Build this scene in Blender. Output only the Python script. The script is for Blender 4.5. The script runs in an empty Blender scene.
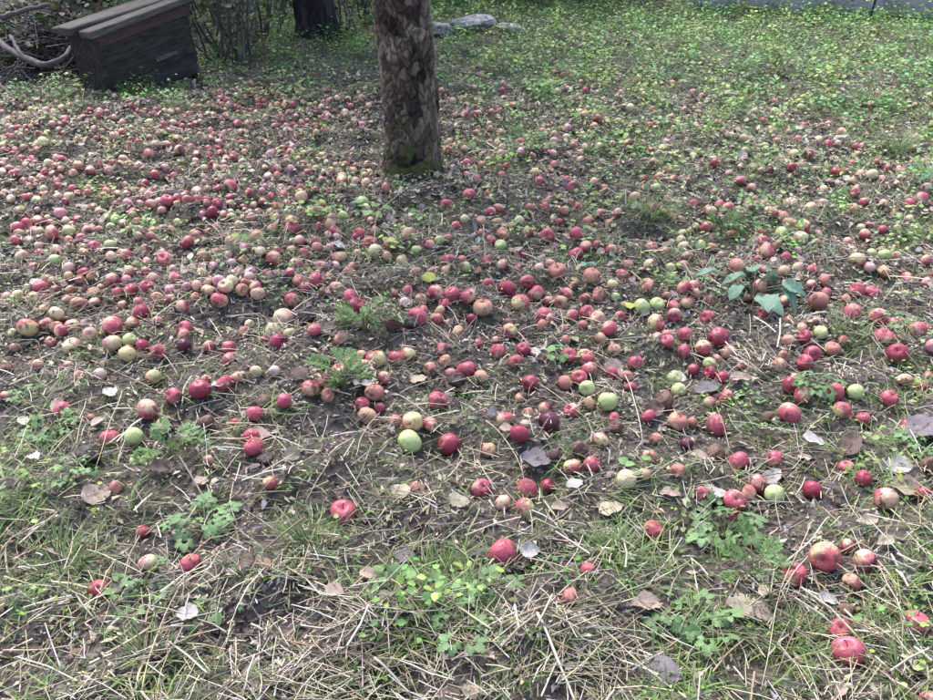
import bpy, math
import numpy as np
from mathutils import Vector, Matrix

rng = np.random.default_rng(7)
R = math.radians
scene = bpy.context.scene
col = scene.collection

# ---------------------------------------------------------------- camera
PW, PH, F = 933.0, 700.0, 880.0
PITCH, CH = R(28.6), 1.45
cam_d = bpy.data.cameras.new('camera'); cam = bpy.data.objects.new('camera', cam_d); col.objects.link(cam)
cam_d.sensor_width = 36.0; cam_d.lens = 36.0 * F / PW; cam_d.clip_start = 0.05; cam_d.clip_end = 400
cam.location = (0, 0, CH); cam.rotation_euler = (math.pi / 2 - PITCH, 0, 0)
scene.camera = cam
# ---------------------------------------------------------------- light
SUN_EL, SUN_AZ = R(58), R(-25)
w = bpy.data.worlds.new('World'); scene.world = w; w.use_nodes = True
nt = w.node_tree; nt.nodes.clear()
sky = nt.nodes.new('ShaderNodeTexSky'); sky.sky_type = 'NISHITA'; sky.sun_disc = False
sky.sun_elevation = SUN_EL; sky.sun_rotation = SUN_AZ; sky.air_density = 1.0; sky.dust_density = 4.0; sky.ozone_density = 2.5
bg = nt.nodes.new('ShaderNodeBackground'); bg.inputs[1].default_value = 0.15
ow = nt.nodes.new('ShaderNodeOutputWorld')
nt.links.new(sky.outputs[0], bg.inputs[0]); nt.links.new(bg.outputs[0], ow.inputs[0])
sd = bpy.data.lights.new('sun', 'SUN'); sd.energy = 1.5; sd.angle = R(35); sd.color = (.93, 0.90, 1.0)
sun = bpy.data.objects.new('sun', sd); col.objects.link(sun); sun.location = (0, 0, 8)
sdir = Vector((math.sin(SUN_AZ) * math.cos(SUN_EL), math.cos(SUN_AZ) * math.cos(SUN_EL), math.sin(SUN_EL)))
sun.rotation_euler = sdir.to_track_quat('Z', 'Y').to_euler()
vs = scene.view_settings
vs.view_transform = 'Standard'; vs.look = 'None'; vs.gamma = 1.0; vs.exposure = 1.85

# ---------------------------------------------------------------- geometry of the place
cP, sP = math.cos(PITCH), math.sin(PITCH)
def ray(u, v):
    a = (np.asarray(u, float) - PW / 2) / F; b = (np.asarray(v, float) - PH / 2) / F
    return a, cP - sP * b, -sP - cP * b
_h = np.random.default_rng(3)
WAVES = []
for wl, amp, n in ((2.6, .016, 5), (.8, .008, 7), (.3, .0058, 9), (.13, .0036, 9)):
    for i in range(n):
        a = _h.uniform(0, 6.28); k = 6.28 / (wl * _h.uniform(.7, 1.4))
        WAVES.append((k * math.cos(a), k * math.sin(a), _h.uniform(0, 6.28), amp))
def hgt(x, y):
    x = np.asarray(x, float); y = np.asarray(y, float); s = 0
    for kx, ky, p, am in WAVES: s = s + am * np.sin(kx * x + ky * y + p)
    return s
def ground(u, v, up=0.0):
    dx, dy, dz = ray(u, v); z = up
    for _ in range(3):
        t = (z - CH) / dz; x, y = dx * t, dy * t; z = hgt(x, y) + up
    return x, y, z
def project(x, y, z):
    x = np.asarray(x, float); dzp = np.asarray(z, float) - CH; y = np.asarray(y, float)
    d = y * cP - dzp * sP; upc = y * sP + dzp * cP
    return PW / 2 + F * x / d, PH / 2 - F * upc / d
def ppm(u, v, up=0.):                       # pixels per metre at that ground point
    x, y, z = ground(u, v, up)
    return F / (y * cP - (z - CH) * sP)
def noise2(x, y, wl, seed, n=10):
    g = np.random.default_rng(seed); s = 0
    for i in range(n):
        a = g.uniform(0, 6.28); k = 6.28 / (wl * g.uniform(.55, 1.8))
        s = s + np.sin(k * (math.cos(a) * x + math.sin(a) * y) + g.uniform(0, 6.28))
    return s / math.sqrt(n / 2)

# ---------------------------------------------------------------- materials
def newmat(name):
    m = bpy.data.materials.new(name); m.use_nodes = True
    n = m.node_tree.nodes; return m, n, m.node_tree.links, n['Principled BSDF']
def N(n, t, **kw):
    x = n.new(t)
    for k, v in kw.items(): setattr(x, k, v)
    return x
def attr_mat(name, rough=.7, transl=0., spec=.3, bump=0., scale=60, vary=.25):
    m, n, l, b = newmat(name)
    a = N(n, 'ShaderNodeAttribute', attribute_name='col')
    tc = N(n, 'ShaderNodeTexCoord'); nz = N(n, 'ShaderNodeTexNoise'); nz.inputs['Scale'].default_value = scale; nz.inputs['Detail'].default_value = 3
    l.new(tc.outputs['Object'], nz.inputs['Vector'])
    mr = N(n, 'ShaderNodeMapRange'); mr.inputs[1].default_value = .3; mr.inputs[2].default_value = .7
    mr.inputs[3].default_value = 1 - vary; mr.inputs[4].default_value = 1 + vary
    l.new(nz.outputs[0], mr.inputs[0])
    mx = N(n, 'ShaderNodeVectorMath', operation='SCALE'); l.new(a.outputs['Color'], mx.inputs[0]); l.new(mr.outputs[0], mx.inputs['Scale'])
    l.new(mx.outputs[0], b.inputs['Base Color']); b.inputs['Roughness'].default_value = rough; b.inputs['Specular IOR Level'].default_value = spec
    if bump:
        bp = N(n, 'ShaderNodeBump'); bp.inputs['Strength'].default_value = bump; bp.inputs['Distance'].default_value = .01
        l.new(nz.outputs[0], bp.inputs['Height']); l.new(bp.outputs[0], b.inputs['Normal'])
    if transl:
        t = N(n, 'ShaderNodeBsdfTranslucent'); l.new(mx.outputs[0], t.inputs[0])
        ms = N(n, 'ShaderNodeMixShader'); ms.inputs[0].default_value = transl
        l.new(b.outputs[0], ms.inputs[1]); l.new(t.outputs[0], ms.inputs[2]); l.new(ms.outputs[0], n['Material Output'].inputs[0])
    return m
def plain_mat(name, c1, c2, scale=20, rough=.75, bump=.3, dist=.01, spec=.3, stretch=(1, 1, 1), transl=0., objvar=0.):
    m, n, l, b = newmat(name)
    tc = N(n, 'ShaderNodeTexCoord'); mp = N(n, 'ShaderNodeMapping'); mp.inputs['Scale'].default_value = stretch
    oi = N(n, 'ShaderNodeObjectInfo'); sc = N(n, 'ShaderNodeVectorMath', operation='ADD')
    l.new(tc.outputs['Object'], mp.inputs[0]); l.new(mp.outputs[0], sc.inputs[0]); l.new(oi.outputs['Random'], sc.inputs[1])
    nz = N(n, 'ShaderNodeTexNoise'); nz.inputs['Scale'].default_value = scale; nz.inputs['Detail'].default_value = 6; nz.inputs['Roughness'].default_value = .65
    l.new(sc.outputs[0], nz.inputs['Vector'])
    cr = N(n, 'ShaderNodeValToRGB'); cr.color_ramp.elements[0].position = .32; cr.color_ramp.elements[1].position = .68
    cr.color_ramp.elements[0].color = (*c1, 1); cr.color_ramp.elements[1].color = (*c2, 1)
    l.new(nz.outputs[0], cr.inputs[0])
    out = cr.outputs[0]
    if objvar:
        mr = N(n, 'ShaderNodeMapRange'); mr.inputs[3].default_value = 1 - objvar; mr.inputs[4].default_value = 1 + objvar
        l.new(oi.outputs['Random'], mr.inputs[0])
        s2 = N(n, 'ShaderNodeVectorMath', operation='SCALE'); l.new(out, s2.inputs[0]); l.new(mr.outputs[0], s2.inputs['Scale']); out = s2.outputs[0]
    l.new(out, b.inputs['Base Color']); b.inputs['Roughness'].default_value = rough; b.inputs['Specular IOR Level'].default_value = spec
    if bump:
        bp = N(n, 'ShaderNodeBump'); bp.inputs['Strength'].default_value = bump; bp.inputs['Distance'].default_value = dist
        l.new(nz.outputs[0], bp.inputs['Height']); l.new(bp.outputs[0], b.inputs['Normal'])
    if transl:
        t = N(n, 'ShaderNodeBsdfTranslucent'); l.new(out, t.inputs[0])
        ms = N(n, 'ShaderNodeMixShader'); ms.inputs[0].default_value = transl
        l.new(b.outputs[0], ms.inputs[1]); l.new(t.outputs[0], ms.inputs[2]); l.new(ms.outputs[0], n['Material Output'].inputs[0])
    return m

# ---------------------------------------------------------------- mesh helpers
def tag(o, label=None, cat=None, group=None, kind=None):
    if label: o['label'] = label
    if cat: o['category'] = cat
    if group: o['group'] = group
    if kind: o['kind'] = kind
    return o
def link(name, me, parent=None):
    o = bpy.data.objects.new(name, me); col.objects.link(o)
    if parent is not None: o.parent = parent
    return o
def mesh(name, V, Fc, mat, smooth=True, colors=None):
    me = bpy.data.meshes.new(name)
    V = np.asarray(V, np.float32)
    if isinstance(Fc, np.ndarray):
        k = Fc.shape[1]; n = len(Fc)
        me.vertices.add(len(V)); me.vertices.foreach_set('co', V.ravel())
        me.loops.add(n * k); me.loops.foreach_set('vertex_index', Fc.astype(np.int32).ravel())
        me.polygons.add(n); me.polygons.foreach_set('loop_start', np.arange(0, n * k, k, dtype=np.int32))
        me.update(calc_edges=True)
    else:
        me.from_pydata(V.tolist(), [], Fc); me.update()
    if smooth: me.polygons.foreach_set('use_smooth', np.ones(len(me.polygons), bool))
    if colors is not None:
        ca = me.color_attributes.new('col', 'FLOAT_COLOR', 'POINT')
        c = np.ones((len(V), 4), np.float32); c[:, :3] = colors; ca.data.foreach_set('color', c.ravel())
    if mat: me.materials.append(mat)
    return me
class Soup:                                  # many transformed copies of small triangle templates gathered into one mesh
    def __init__(s): s.V, s.F, s.C, s.n = [], [], [], 0
    def add(s, tv, tf, pos, rot, scale, colr):
        n = len(pos)
        if n == 0: return
        v = tv[None] * scale[:, None, :]
        v = np.einsum('nij,nkj->nki', rot, v) + pos[:, None, :]
        k = len(tv)
        s.V.append(v.reshape(-1, 3)); s.C.append(np.repeat(colr, k, axis=0))
        s.F.append((tf[None] + (np.arange(n) * k)[:, None, None]).reshape(-1, 3) + s.n); s.n += n * k
    def raw(s, v, f, c):
        s.V.append(v); s.F.append(f + s.n); s.C.append(np.broadcast_to(c, (len(v), 3))); s.n += len(v)
    def mesh(s, name, mat, smooth=True):
        return mesh(name, np.concatenate(s.V), np.concatenate(s.F), mat, smooth, np.concatenate(s.C))
def euler_mats(ax, ay, az):                  # Rz @ Ry @ Rx, vectorised
    cx, sx, cy, sy, cz, sz = np.cos(ax), np.sin(ax), np.cos(ay), np.sin(ay), np.cos(az), np.sin(az)
    return np.stack([np.stack([cz * cy, cz * sy * sx - sz * cx, cz * sy * cx + sz * sx], -1),
                     np.stack([sz * cy, sz * sy * sx + cz * cx, sz * sy * cx - cz * sx], -1),
                     np.stack([-sy, cy * sx, cy * cx], -1)], -2)
def tube(path, radii, seg=6, cap=True):
    path = np.asarray(path, float); n = len(path); V, Fc = [], []
    tang = np.gradient(path, axis=0); tang /= np.linalg.norm(tang, axis=1, keepdims=True) + 1e-9
    ref = np.array([0, 0, 1.]) if abs(tang[0][2]) < .9 else np.array([1., 0, 0])
    for i in range(n):
        a = np.cross(tang[i], ref); a /= np.linalg.norm(a) + 1e-9; b = np.cross(tang[i], a)
        for j in range(seg):
            t = 6.28318 * j / seg; V.append(path[i] + radii[i] * (math.cos(t) * a + math.sin(t) * b))
    for i in range(n - 1):
        for j in range(seg):
            a0, a1 = i * seg + j, i * seg + (j + 1) % seg
            Fc.append((a0, a1, a1 + seg, a0 + seg))
    if cap: Fc.append(tuple(range(seg))[::-1]); Fc.append(tuple(range((n - 1) * seg, n * seg)))
    return np.array(V), Fc
def tube_tris(path, radii, seg=3):
    V, Fc = tube(path, radii, seg, False)
    T = []
    for a, b, c, d in Fc: T += [(a, b, c), (a, c, d)]
    return V, np.array(T)
def beam(x0, x1, y0, y1, z0, z1, bev=.004, jit=0.0):
    import bmesh
    bm = bmesh.new(); r = bmesh.ops.create_cube(bm, size=1)
    for v_ in bm.verts:
        v_.co = Vector(((x0 + x1) / 2 + v_.co.x * (x1 - x0), (y0 + y1) / 2 + v_.co.y * (y1 - y0), (z0 + z1) / 2 + v_.co.z * (z1 - z0)))
        if jit: v_.co += Vector(rng.uniform(-jit, jit, 3))
    bmesh.ops.bevel(bm, geom=bm.edges[:], offset=bev, segments=1, affect='EDGES')
    return bm
def bm_obj(name, bm, mat, parent=None):
    me = bpy.data.meshes.new(name); bm.to_mesh(me); bm.free(); me.materials.append(mat); return link(name, me, parent)

# ================================================================= THE GROUND
def axis(segs):
    out = [segs[0][0]]
    for a, b, s0, s1 in segs:
        x = a
        n = max(1, int(round((b - a) / ((s0 + s1) / 2)))); t = np.linspace(0, 1, n + 1)[1:]
        wgt = s0 * t + (s1 - s0) * t * t / 2; out += list(a + (b - a) * wgt / wgt[-1])
    return np.array(out)
gx = axis([(-80, -8, 14, .5), (-8, -3, .5, .06), (-3, 3, .03, .03), (3, 8, .06, .5), (8, 80, .5, 14)])
gy = axis([(-30, 0, 6, .2), (0, 1.2, .2, .03), (1.2, 6.5, .03, .04), (6.5, 14, .04, .3), (14, 120, .4, 14)])
X, Y = np.meshgrid(gx, gy); Z = hgt(X, Y)
nx, ny = len(gx), len(gy)
ii = (np.arange(ny - 1)[:, None] * nx + np.arange(nx - 1)[None]).ravel()
GF = np.stack([ii, ii + 1, ii + nx + 1, ii + nx], 1)
m, n, l, b = newmat('soil')
tc = N(n, 'ShaderNodeTexCoord')
n1 = N(n, 'ShaderNodeTexNoise'); n1.inputs['Scale'].default_value = 3.2; n1.inputs['Detail'].default_value = 8; n1.inputs['Roughness'].default_value = .7
n2 = N(n, 'ShaderNodeTexNoise'); n2.inputs['Scale'].default_value = 55; n2.inputs['Detail'].default_value = 6; n2.inputs['Roughness'].default_value = .75
vo = N(n, 'ShaderNodeTexVoronoi'); vo.inputs['Scale'].default_value = 62
for q in (n1, n2, vo): l.new(tc.outputs['Object'], q.inputs['Vector'])
c1 = N(n, 'ShaderNodeValToRGB'); e = c1.color_ramp.elements
e[0].position = .3; e[0].color = (.02, .016, .02, 1); e[1].position = .72; e[1].color = (.11, .09, .096, 1)
l.new(n2.outputs[0], c1.inputs[0])
c2 = N(n, 'ShaderNodeValToRGB'); e = c2.color_ramp.elements
e[0].position = 0; e[0].color = (.022, .017, .019, 1); e[1].position = 1; e[1].color = (.30, .245, .19, 1)
l.new(vo.outputs['Color'], c2.inputs[0])
mx = N(n, 'ShaderNodeMix', data_type='RGBA'); mx.inputs[0].default_value = .6
l.new(c1.outputs[0], mx.inputs[6]); l.new(c2.outputs[0], mx.inputs[7])
mr = N(n, 'ShaderNodeMapRange'); mr.inputs[1].default_value = .46; mr.inputs[2].default_value = .68; mr.inputs[4].default_value = .6
l.new(n1.outputs[0], mr.inputs[0])
mx2 = N(n, 'ShaderNodeMix', data_type='RGBA'); mx2.inputs[7].default_value = (.055, .085, .022, 1)
l.new(mr.outputs[0], mx2.inputs[0]); l.new(mx.outputs[2], mx2.inputs[6]); l.new(mx2.outputs[2], b.inputs['Base Color'])
b.inputs['Roughness'].default_value = .95; b.inputs['Specular IOR Level'].default_value = .15
bp = N(n, 'ShaderNodeBump'); bp.inputs['Strength'].default_value = 1.0; bp.inputs['Distance'].default_value = .02
ad = N(n, 'ShaderNodeMath', operation='ADD'); l.new(n2.outputs[0], ad.inputs[0]); l.new(vo.outputs['Distance'], ad.inputs[1])
l.new(ad.outputs[0], bp.inputs['Height']); l.new(bp.outputs[0], b.inputs['Normal'])
tag(link('ground', mesh('ground', np.stack([X, Y, Z], -1).reshape(-1, 3), GF, m)), kind='structure')

# ================================================================= SHARED TEMPLATES
def strip(nseg, bend, taper=1.0, keel=0.0):
    """blade along +x, unit length, unit half-width, bending up by `bend`"""
    V, T = [], []
    for i in range(nseg + 1):
        t = i / nseg; wd = (1 - t ** 2 * taper) if i else .6
        V += [(t, -wd, bend * t * t), (t, wd, bend * t * t + keel)]
    for i in range(nseg):
        a = 2 * i; T += [(a, a + 2, a + 1), (a + 1, a + 2, a + 3)]
    return np.array(V, float), np.array(T)
def leaflet(lobes=0, fold=.12, droop=.15, n=8, wid=.5):
    """flat leaf outline from origin along +x, unit length, with a midrib fold"""
    V = [(0, 0, 0)]; T = []
    mid = [(.5, 0, -.02), (1.0, 0, -droop)]
    up, dn = [], []
    for i in range(1, n):
        t = i / n; h = wid * math.sin(math.pi * t ** .75) ** .8
        if lobes: h *= 1 - .28 * (math.cos(2 * math.pi * lobes * t) * .5 + .5)
        up.append((t, h, fold * h - droop * t * t)); dn.append((t, -h, fold * h - droop * t * t))
    V += up + [(1, 0, -droop)] + dn[::-1]
    V.append((.45, 0, -.02 - droop * .2)); c = len(V) - 1
    k = len(V) - 1
    for i in range(k): T.append((i, (i + 1) % k, c))
    V = np.array(V); return V, np.array(T)
def scrap(g):
    k = g.integers(4, 6); ang = np.sort(g.uniform(0, 6.28, k)); r = g.uniform(.55, 1.0, k)
    V = [(0, 0, g.uniform(-.1, .25))] + [(math.cos(a) * q, .6 * math.sin(a) * q, g.uniform(-.15, .25)) for a, q in zip(ang, r)]
    return np.array(V), np.array([(0, 1 + i, 1 + (i + 1) % k) for i in range(k)])
def straw_t(g, seg=2):
    p = np.array([(0, 0, 0), (.5, g.uniform(-.06, .06), g.uniform(-.01, .05)), (1, g.uniform(-.1, .1), g.uniform(-.02, .05))]) if seg == 2 else np.array([(0, 0, 0), (1., 0, 0)])
    V, T = tube_tris(p, [1] * len(p), 3)
    return p, T
# ================================================================= WHERE THINGS GROW
def px_samples(n, lo=-20, hi=790, g=rng):
    u = g.uniform(-230, 1163, n); v = g.uniform(lo, hi, n); x, y, z = ground(u, v); return x, y
def world_samples(n, g=rng, y0=1.2, y1=12.5):
    y = g.uniform(y0, y1, n); hw = .62 * y + .9; x = g.uniform(-1, 1, n) * hw
    y = y0 + (y1 - y0) * np.sqrt(np.clip((y - y0) / (y1 - y0), 0, 1)); hw = .62 * y + .9; x = g.uniform(-1, 1, n) * hw
    return x, y
def sm(a, b, x): t = np.clip((x - a) / (b - a), 0, 1); return t * t * (3 - 2 * t)
def blob(u, v, cu, cv, ru, rv): return np.exp(-((u - cu) / ru) ** 2 - ((v - cv) / rv) ** 2)
def green_amount(x, y):
    """how grassy the orchard floor is at a place"""
    u, v = project(x, y, np.zeros_like(x))
    g = .60 + .20 * noise2(x, y, .42, 41) + .10 * noise2(x, y, 1.3, 42)
    g = g + .55 * sm(150, 30, v) * sm(380, 560, u) + .6 * sm(110, 40, v) * sm(170, 260, u) + .5 * blob(u, v, 150, 98, 90, 12)
    g = g + .28 * sm(330, 120, v) * sm(430, 600, u) + .3 * blob(u, v, 40, 112, 60, 14) + .3 * blob(u, v, 10, 425, 90, 70)
    g = g - .14 * blob(u, v, 190, 190, 230, 80) - .22 * blob(u, v, 420, 370, 150, 70) - .3 * blob(u, v, 130, 640, 90, 40) - .25 * blob(u, v, 900, 75, 70, 22) - .3 * blob(u, v, 200, 470, 90, 40)
    g = g + .25 * blob(u, v, 640, 560, 130, 70) + .2 * blob(u, v, 780, 640, 110, 50) + .2 * blob(u, v, 60, 560, 90, 60) + .2 * blob(u, v, 420, 580, 70, 60) + .2 * blob(u, v, 880, 350, 90, 60)
    return np.clip(g, .03, 1.3)

# ================================================================= LITTER (stuff)
litter_mat = attr_mat('dead_leaf_litter', .85, .1, .2, vary=.35, scale=90)
straw_mat = attr_mat('straw', .6, 0, .35, vary=.2, scale=50)
green_mat = attr_mat('green_blade', .5, .3, .4, vary=.2, scale=40)
def pick(pal, n, g=rng, jit=.22):
    pal = np.array(pal); c = pal[g.integers(0, len(pal), n)]
    return np.clip(c * g.uniform(1 - jit, 1 + jit, (n, 1)) * g.uniform(.93, 1.07, (n, 3)), 0, 1)
def cat2(a, b): return np.concatenate([a[0], b[0]]), np.concatenate([a[1], b[1]])

S = Soup()
LP = [(.17, .13, .11), (.26, .20, .165), (.085, .062, .056), (.40, .35, .29), (.40, .33, .23), (.33, .26, .19), (.12, .10, .10), (.19, .165, .155), (.42, .35, .27), (.06, .046, .046), (.26, .17, .11), (.30, .27, .25), (.40, .36, .20)]
x, y = cat2(cat2(cat2(px_samples(36000), world_samples(60000)), world_samples(84000, y0=2.3, y1=6.6)), world_samples(30000, y0=1.8, y1=3.6))
keep = rng.uniform(size=len(x)) < np.clip(1.15 - .65 * green_amount(x, y), .2, 1); x, y = x[keep], y[keep]
grp = rng.integers(0, 6, len(x))
for k in range(6):
    q = grp == k; n_ = q.sum(); tv, tf = scrap(rng)
    rot = euler_mats(rng.normal(0, .45, n_), rng.normal(0, .45, n_), rng.uniform(0, 6.28, n_))
    s_ = ((.006 + .018 * rng.uniform(size=n_) ** 2.0) * (1 + .35 * sm(2.6, 4.5, y[q])))[:, None] * np.stack([np.ones(n_), rng.uniform(.5, 1.2, n_), rng.uniform(.5, 1.5, n_)], 1)
    pos = np.stack([x[q], y[q], hgt(x[q], y[q]) + .004 + .3 * s_[:, 0]], 1)
    S.add(tv, tf, pos, rot, s_, pick(LP, n_))
# whole small leaves, curled
x, y = cat2(world_samples(24000), world_samples(15000, y0=2.4, y1=7.5))
keep = rng.uniform(size=len(x)) < np.clip(1.1 - .55 * green_amount(x, y), .3, 1) * (.25 + .75 * sm(2.2, 3.6, y)); x, y = x[keep], y[keep]
grp = rng.integers(0, 4, len(x))
for k in range(4):
    q = grp == k; n_ = q.sum(); tv, tf = leaflet(0, fold=(.5, -.4, .9, .2)[k], droop=(.3, -.3, .5, -.15)[k], n=4, wid=(.36, .42, .3, .38)[k])
    s_ = np.repeat(rng.uniform(.018, .050, n_)[:, None], 3, 1) * np.stack([np.ones(n_), rng.uniform(.6, 1.1, n_), rng.uniform(.4, 1.2, n_)], 1)
    pos = np.stack([x[q], y[q], hgt(x[q], y[q]) + .008 + .12 * s_[:, 0]], 1)
    S.add(tv, tf, pos, euler_mats(rng.normal(0, .4, n_), rng.normal(0, .35, n_), rng.uniform(0, 6.28, n_)), s_, pick(LP, n_))
tag(link('leaf_litter', S.mesh('leaf_litter', litter_mat, False)), 'brown and tan scraps of dead leaves covering the soil', 'leaf litter', kind='stuff')

S = Soup()
SP = [(.66, .62, .55), (.54, .49, .42), (.45, .38, .24), (.56, .49, .33), (.36, .29, .18), (.24, .185, .13), (.62, .57, .47), (.30, .24, .17), (.46, .41, .33), (.18, .14, .11), (.60, .54, .40)]
x, y = cat2(cat2(px_samples(27000), world_samples(20000)), cat2(world_samples(15000, y0=2.3, y1=6), world_samples(15000, y0=1.9, y1=3.7)))
u, v = project(x, y, 0 * x)
den = .30 + .20 * sm(330, 560, v) + .18 * noise2(x, y, .35, 77) + .4 * blob(u, v, 310, 640, 90, 55) + .3 * blob(u, v, 520, 640, 110, 40) - .12 * sm(150, 60, v) + .3 * blob(u, v, 925, 175, 40, 22)
keep = rng.uniform(size=len(x)) < np.clip(den, .06, 1); x, y = x[keep], y[keep]; u, v = u[keep], v[keep]
flow = 1.1 * noise2(x, y, .5, 78) + .5
grp = rng.integers(0, 8, len(x))
for k in range(8):
    q = grp == k; n_ = q.sum(); p, T = straw_t(rng)
    L = .018 + .13 * rng.uniform(size=n_) ** 1.8; rad = rng.uniform(.0006, .0017, n_) * (1 + .9 * (rng.uniform(size=n_) > .88))
    az = flow[q] + rng.normal(0, .9, n_) + np.where(rng.uniform(size=n_) < .35, rng.uniform(0, 6.28, n_), 0)
    rot = euler_mats(0 * L, rng.normal(-.05, .16, n_), az)
    V0 = []
    for i in range(len(p)):
        for j in range(3):
            V0.append((p[i][0], 0, 0))
    off = np.array([(0, math.cos(6.283 * j / 3), math.sin(6.283 * j / 3)) for i in range(len(p)) for j in range(3)])
    base = np.array([p[i] for i in range(len(p)) for j in range(3)])
    tv = base[None] * L[:, None, None] + off[None] * rad[:, None, None]
    pos = np.stack([x[q], y[q], hgt(x[q], y[q]) + .006 + rng.uniform(0, .016, n_) + .028 * (rng.uniform(size=n_) > .86) * rng.uniform(.3, 1, n_)], 1)
    tv = np.einsum('nij,nkj->nki', rot, tv) + pos[:, None]
    kk = len(base); S.V.append(tv.reshape(-1, 3)); S.C.append(np.repeat(pick(SP, n_) * np.array([[.82, .79, .75]]), kk, 0))
    S.F.append((T[None] + (np.arange(n_) * kk)[:, None, None]).reshape(-1, 3) + S.n); S.n += n_ * kk
tag(link('dry_straw', S.mesh('dry_straw', straw_mat)), 'pale dry grass stalks strewn over the ground', 'straw', kind='stuff')

S = Soup()
GP = [(.16, .29, .045), (.13, .26, .04), (.21, .30, .07), (.11, .22, .04), (.17, .28, .06), (.13, .19, .06), (.075, .12, .04), (.16, .20, .075), (.11, .17, .075), (.19, .21, .09), (.06, .10, .04)]
x, y = cat2(cat2(px_samples(98000), world_samples(165000)), world_samples(85000, y0=2.3, y1=6.5))
keep = rng.uniform(size=len(x)) < .60 * green_amount(x, y) * np.clip(.75 + .6 * noise2(x, y, .16, 90), .1, 1.6); x, y = x[keep], y[keep]
grp = rng.integers(0, 5, len(x))
for k in range(5):
    q = grp == k; n_ = q.sum(); tv, tf = strip(2, (-.5, -.3, -.15, -.65, -.8)[k])
    rot = euler_mats(rng.normal(0, .3, n_), -rng.uniform(.15, 1.15, n_), rng.uniform(0, 6.28, n_))
    L = rng.uniform(.02, .075, n_) * (1 + .6 * (rng.uniform(size=n_) > .93)) * (.85 + 1.1 * np.clip(green_amount(x[q], y[q]) - .5, 0, .9)); s_ = np.stack([L, rng.uniform(.0009, .0025, n_), L], 1)
    pos = np.stack([x[q], y[q], hgt(x[q], y[q]) - .002], 1)
    S.add(tv, tf, pos, rot, s_, pick(GP, n_))
tag(link('grass', S.mesh('grass', green_mat)), 'thin green grass growing between the fallen apples', 'grass', kind='stuff')

S = Soup()
WP = [(.105, .215, .042), (.15, .27, .05), (.08, .165, .038), (.18, .30, .06), (.10, .215, .07), (.20, .31, .055)]
nc = 9500
x, y = cat2(px_samples(2200), world_samples(28000))
clump = noise2(x, y, .33, 95)
keep = rng.uniform(size=len(x)) < np.clip(green_amount(x, y) ** 1.3 * (.55 + .75 * clump) * (.45 + .55 * sm(2.2, 3.6, y)), .02, 1); clump = clump[keep]; x, y = x[keep], y[keep]
per = 6
cx, cy = np.repeat(x, per), np.repeat(y, per); n_ = len(cx)
px_ = cx + rng.normal(0, .034, n_); py_ = cy + rng.normal(0, .034, n_)
hh = np.repeat(rng.uniform(.012, .05, len(x)) * (1 + .75 * np.clip(clump, 0, 1.6)), per) * rng.uniform(.4, 1.2, n_)
big = (.8 + 1.15 * np.clip(green_amount(x, y) - .4, 0, 1)) * (.62 + .38 * sm(2.4, 3.6, y)); sz = np.repeat(rng.uniform(.010, .022, len(x)) * big, per) * rng.uniform(.6, 1.3, n_); hh = hh * np.repeat(big ** 1.5, per)
cc = np.repeat(pick(WP, len(x)) * (1 + .18 * clump)[:, None] * np.stack([1 + .22 * noise2(x, y, .8, 97), np.ones(len(x)), np.ones(len(x))], 1).clip(.7, 1.25), per, 0) * rng.uniform(.75, 1.25, (n_, 1))
grp = rng.integers(0, 3, n_); grp = np.where(cy > 3.6, grp + 3, grp)
for k in range(6):
    q = grp == k; tv, tf = leaflet(lobes=(0, 2, 3, 0, 0, 0)[k], n=(4, 5, 5, 3, 3, 2)[k], wid=(.42, .36, .5, .42, .34, .48)[k])
    m_ = q.sum(); az = np.arctan2(py_[q] - cy[q], px_[q] - cx[q]) + rng.normal(0, .5, m_)
    rot = euler_mats(rng.normal(0, .25, m_), rng.normal(-.05, .35, m_), az)
    S.add(tv, tf, np.stack([px_[q], py_[q], hgt(px_[q], py_[q]) + hh[q]], 1), rot, np.repeat(sz[q][:, None], 3, 1) * np.array([[1, 1, 1]]), cc[q])
# thin petioles
q = rng.uniform(size=n_) < .5
tv, tf = strip(1, 0, .4)
d = np.stack([px_ - cx, py_ - cy, hh], 1)[q]; L = np.linalg.norm(d, axis=1)
rot = euler_mats(0 * L, -np.arcsin(np.clip(d[:, 2] / L, -1, 1)), np.arctan2(d[:, 1], d[:, 0]))
S.add(tv, tf, np.stack([cx[q], cy[q], hgt(cx[q], cy[q])], 1), rot, np.stack([L, np.full(len(L), .0006), L], 1), cc[q] * .9)
tag(link('ground_cover', S.mesh('ground_cover', green_mat)), 'small round leaved green weeds spreading over the orchard floor', 'weeds', kind='stuff')

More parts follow.
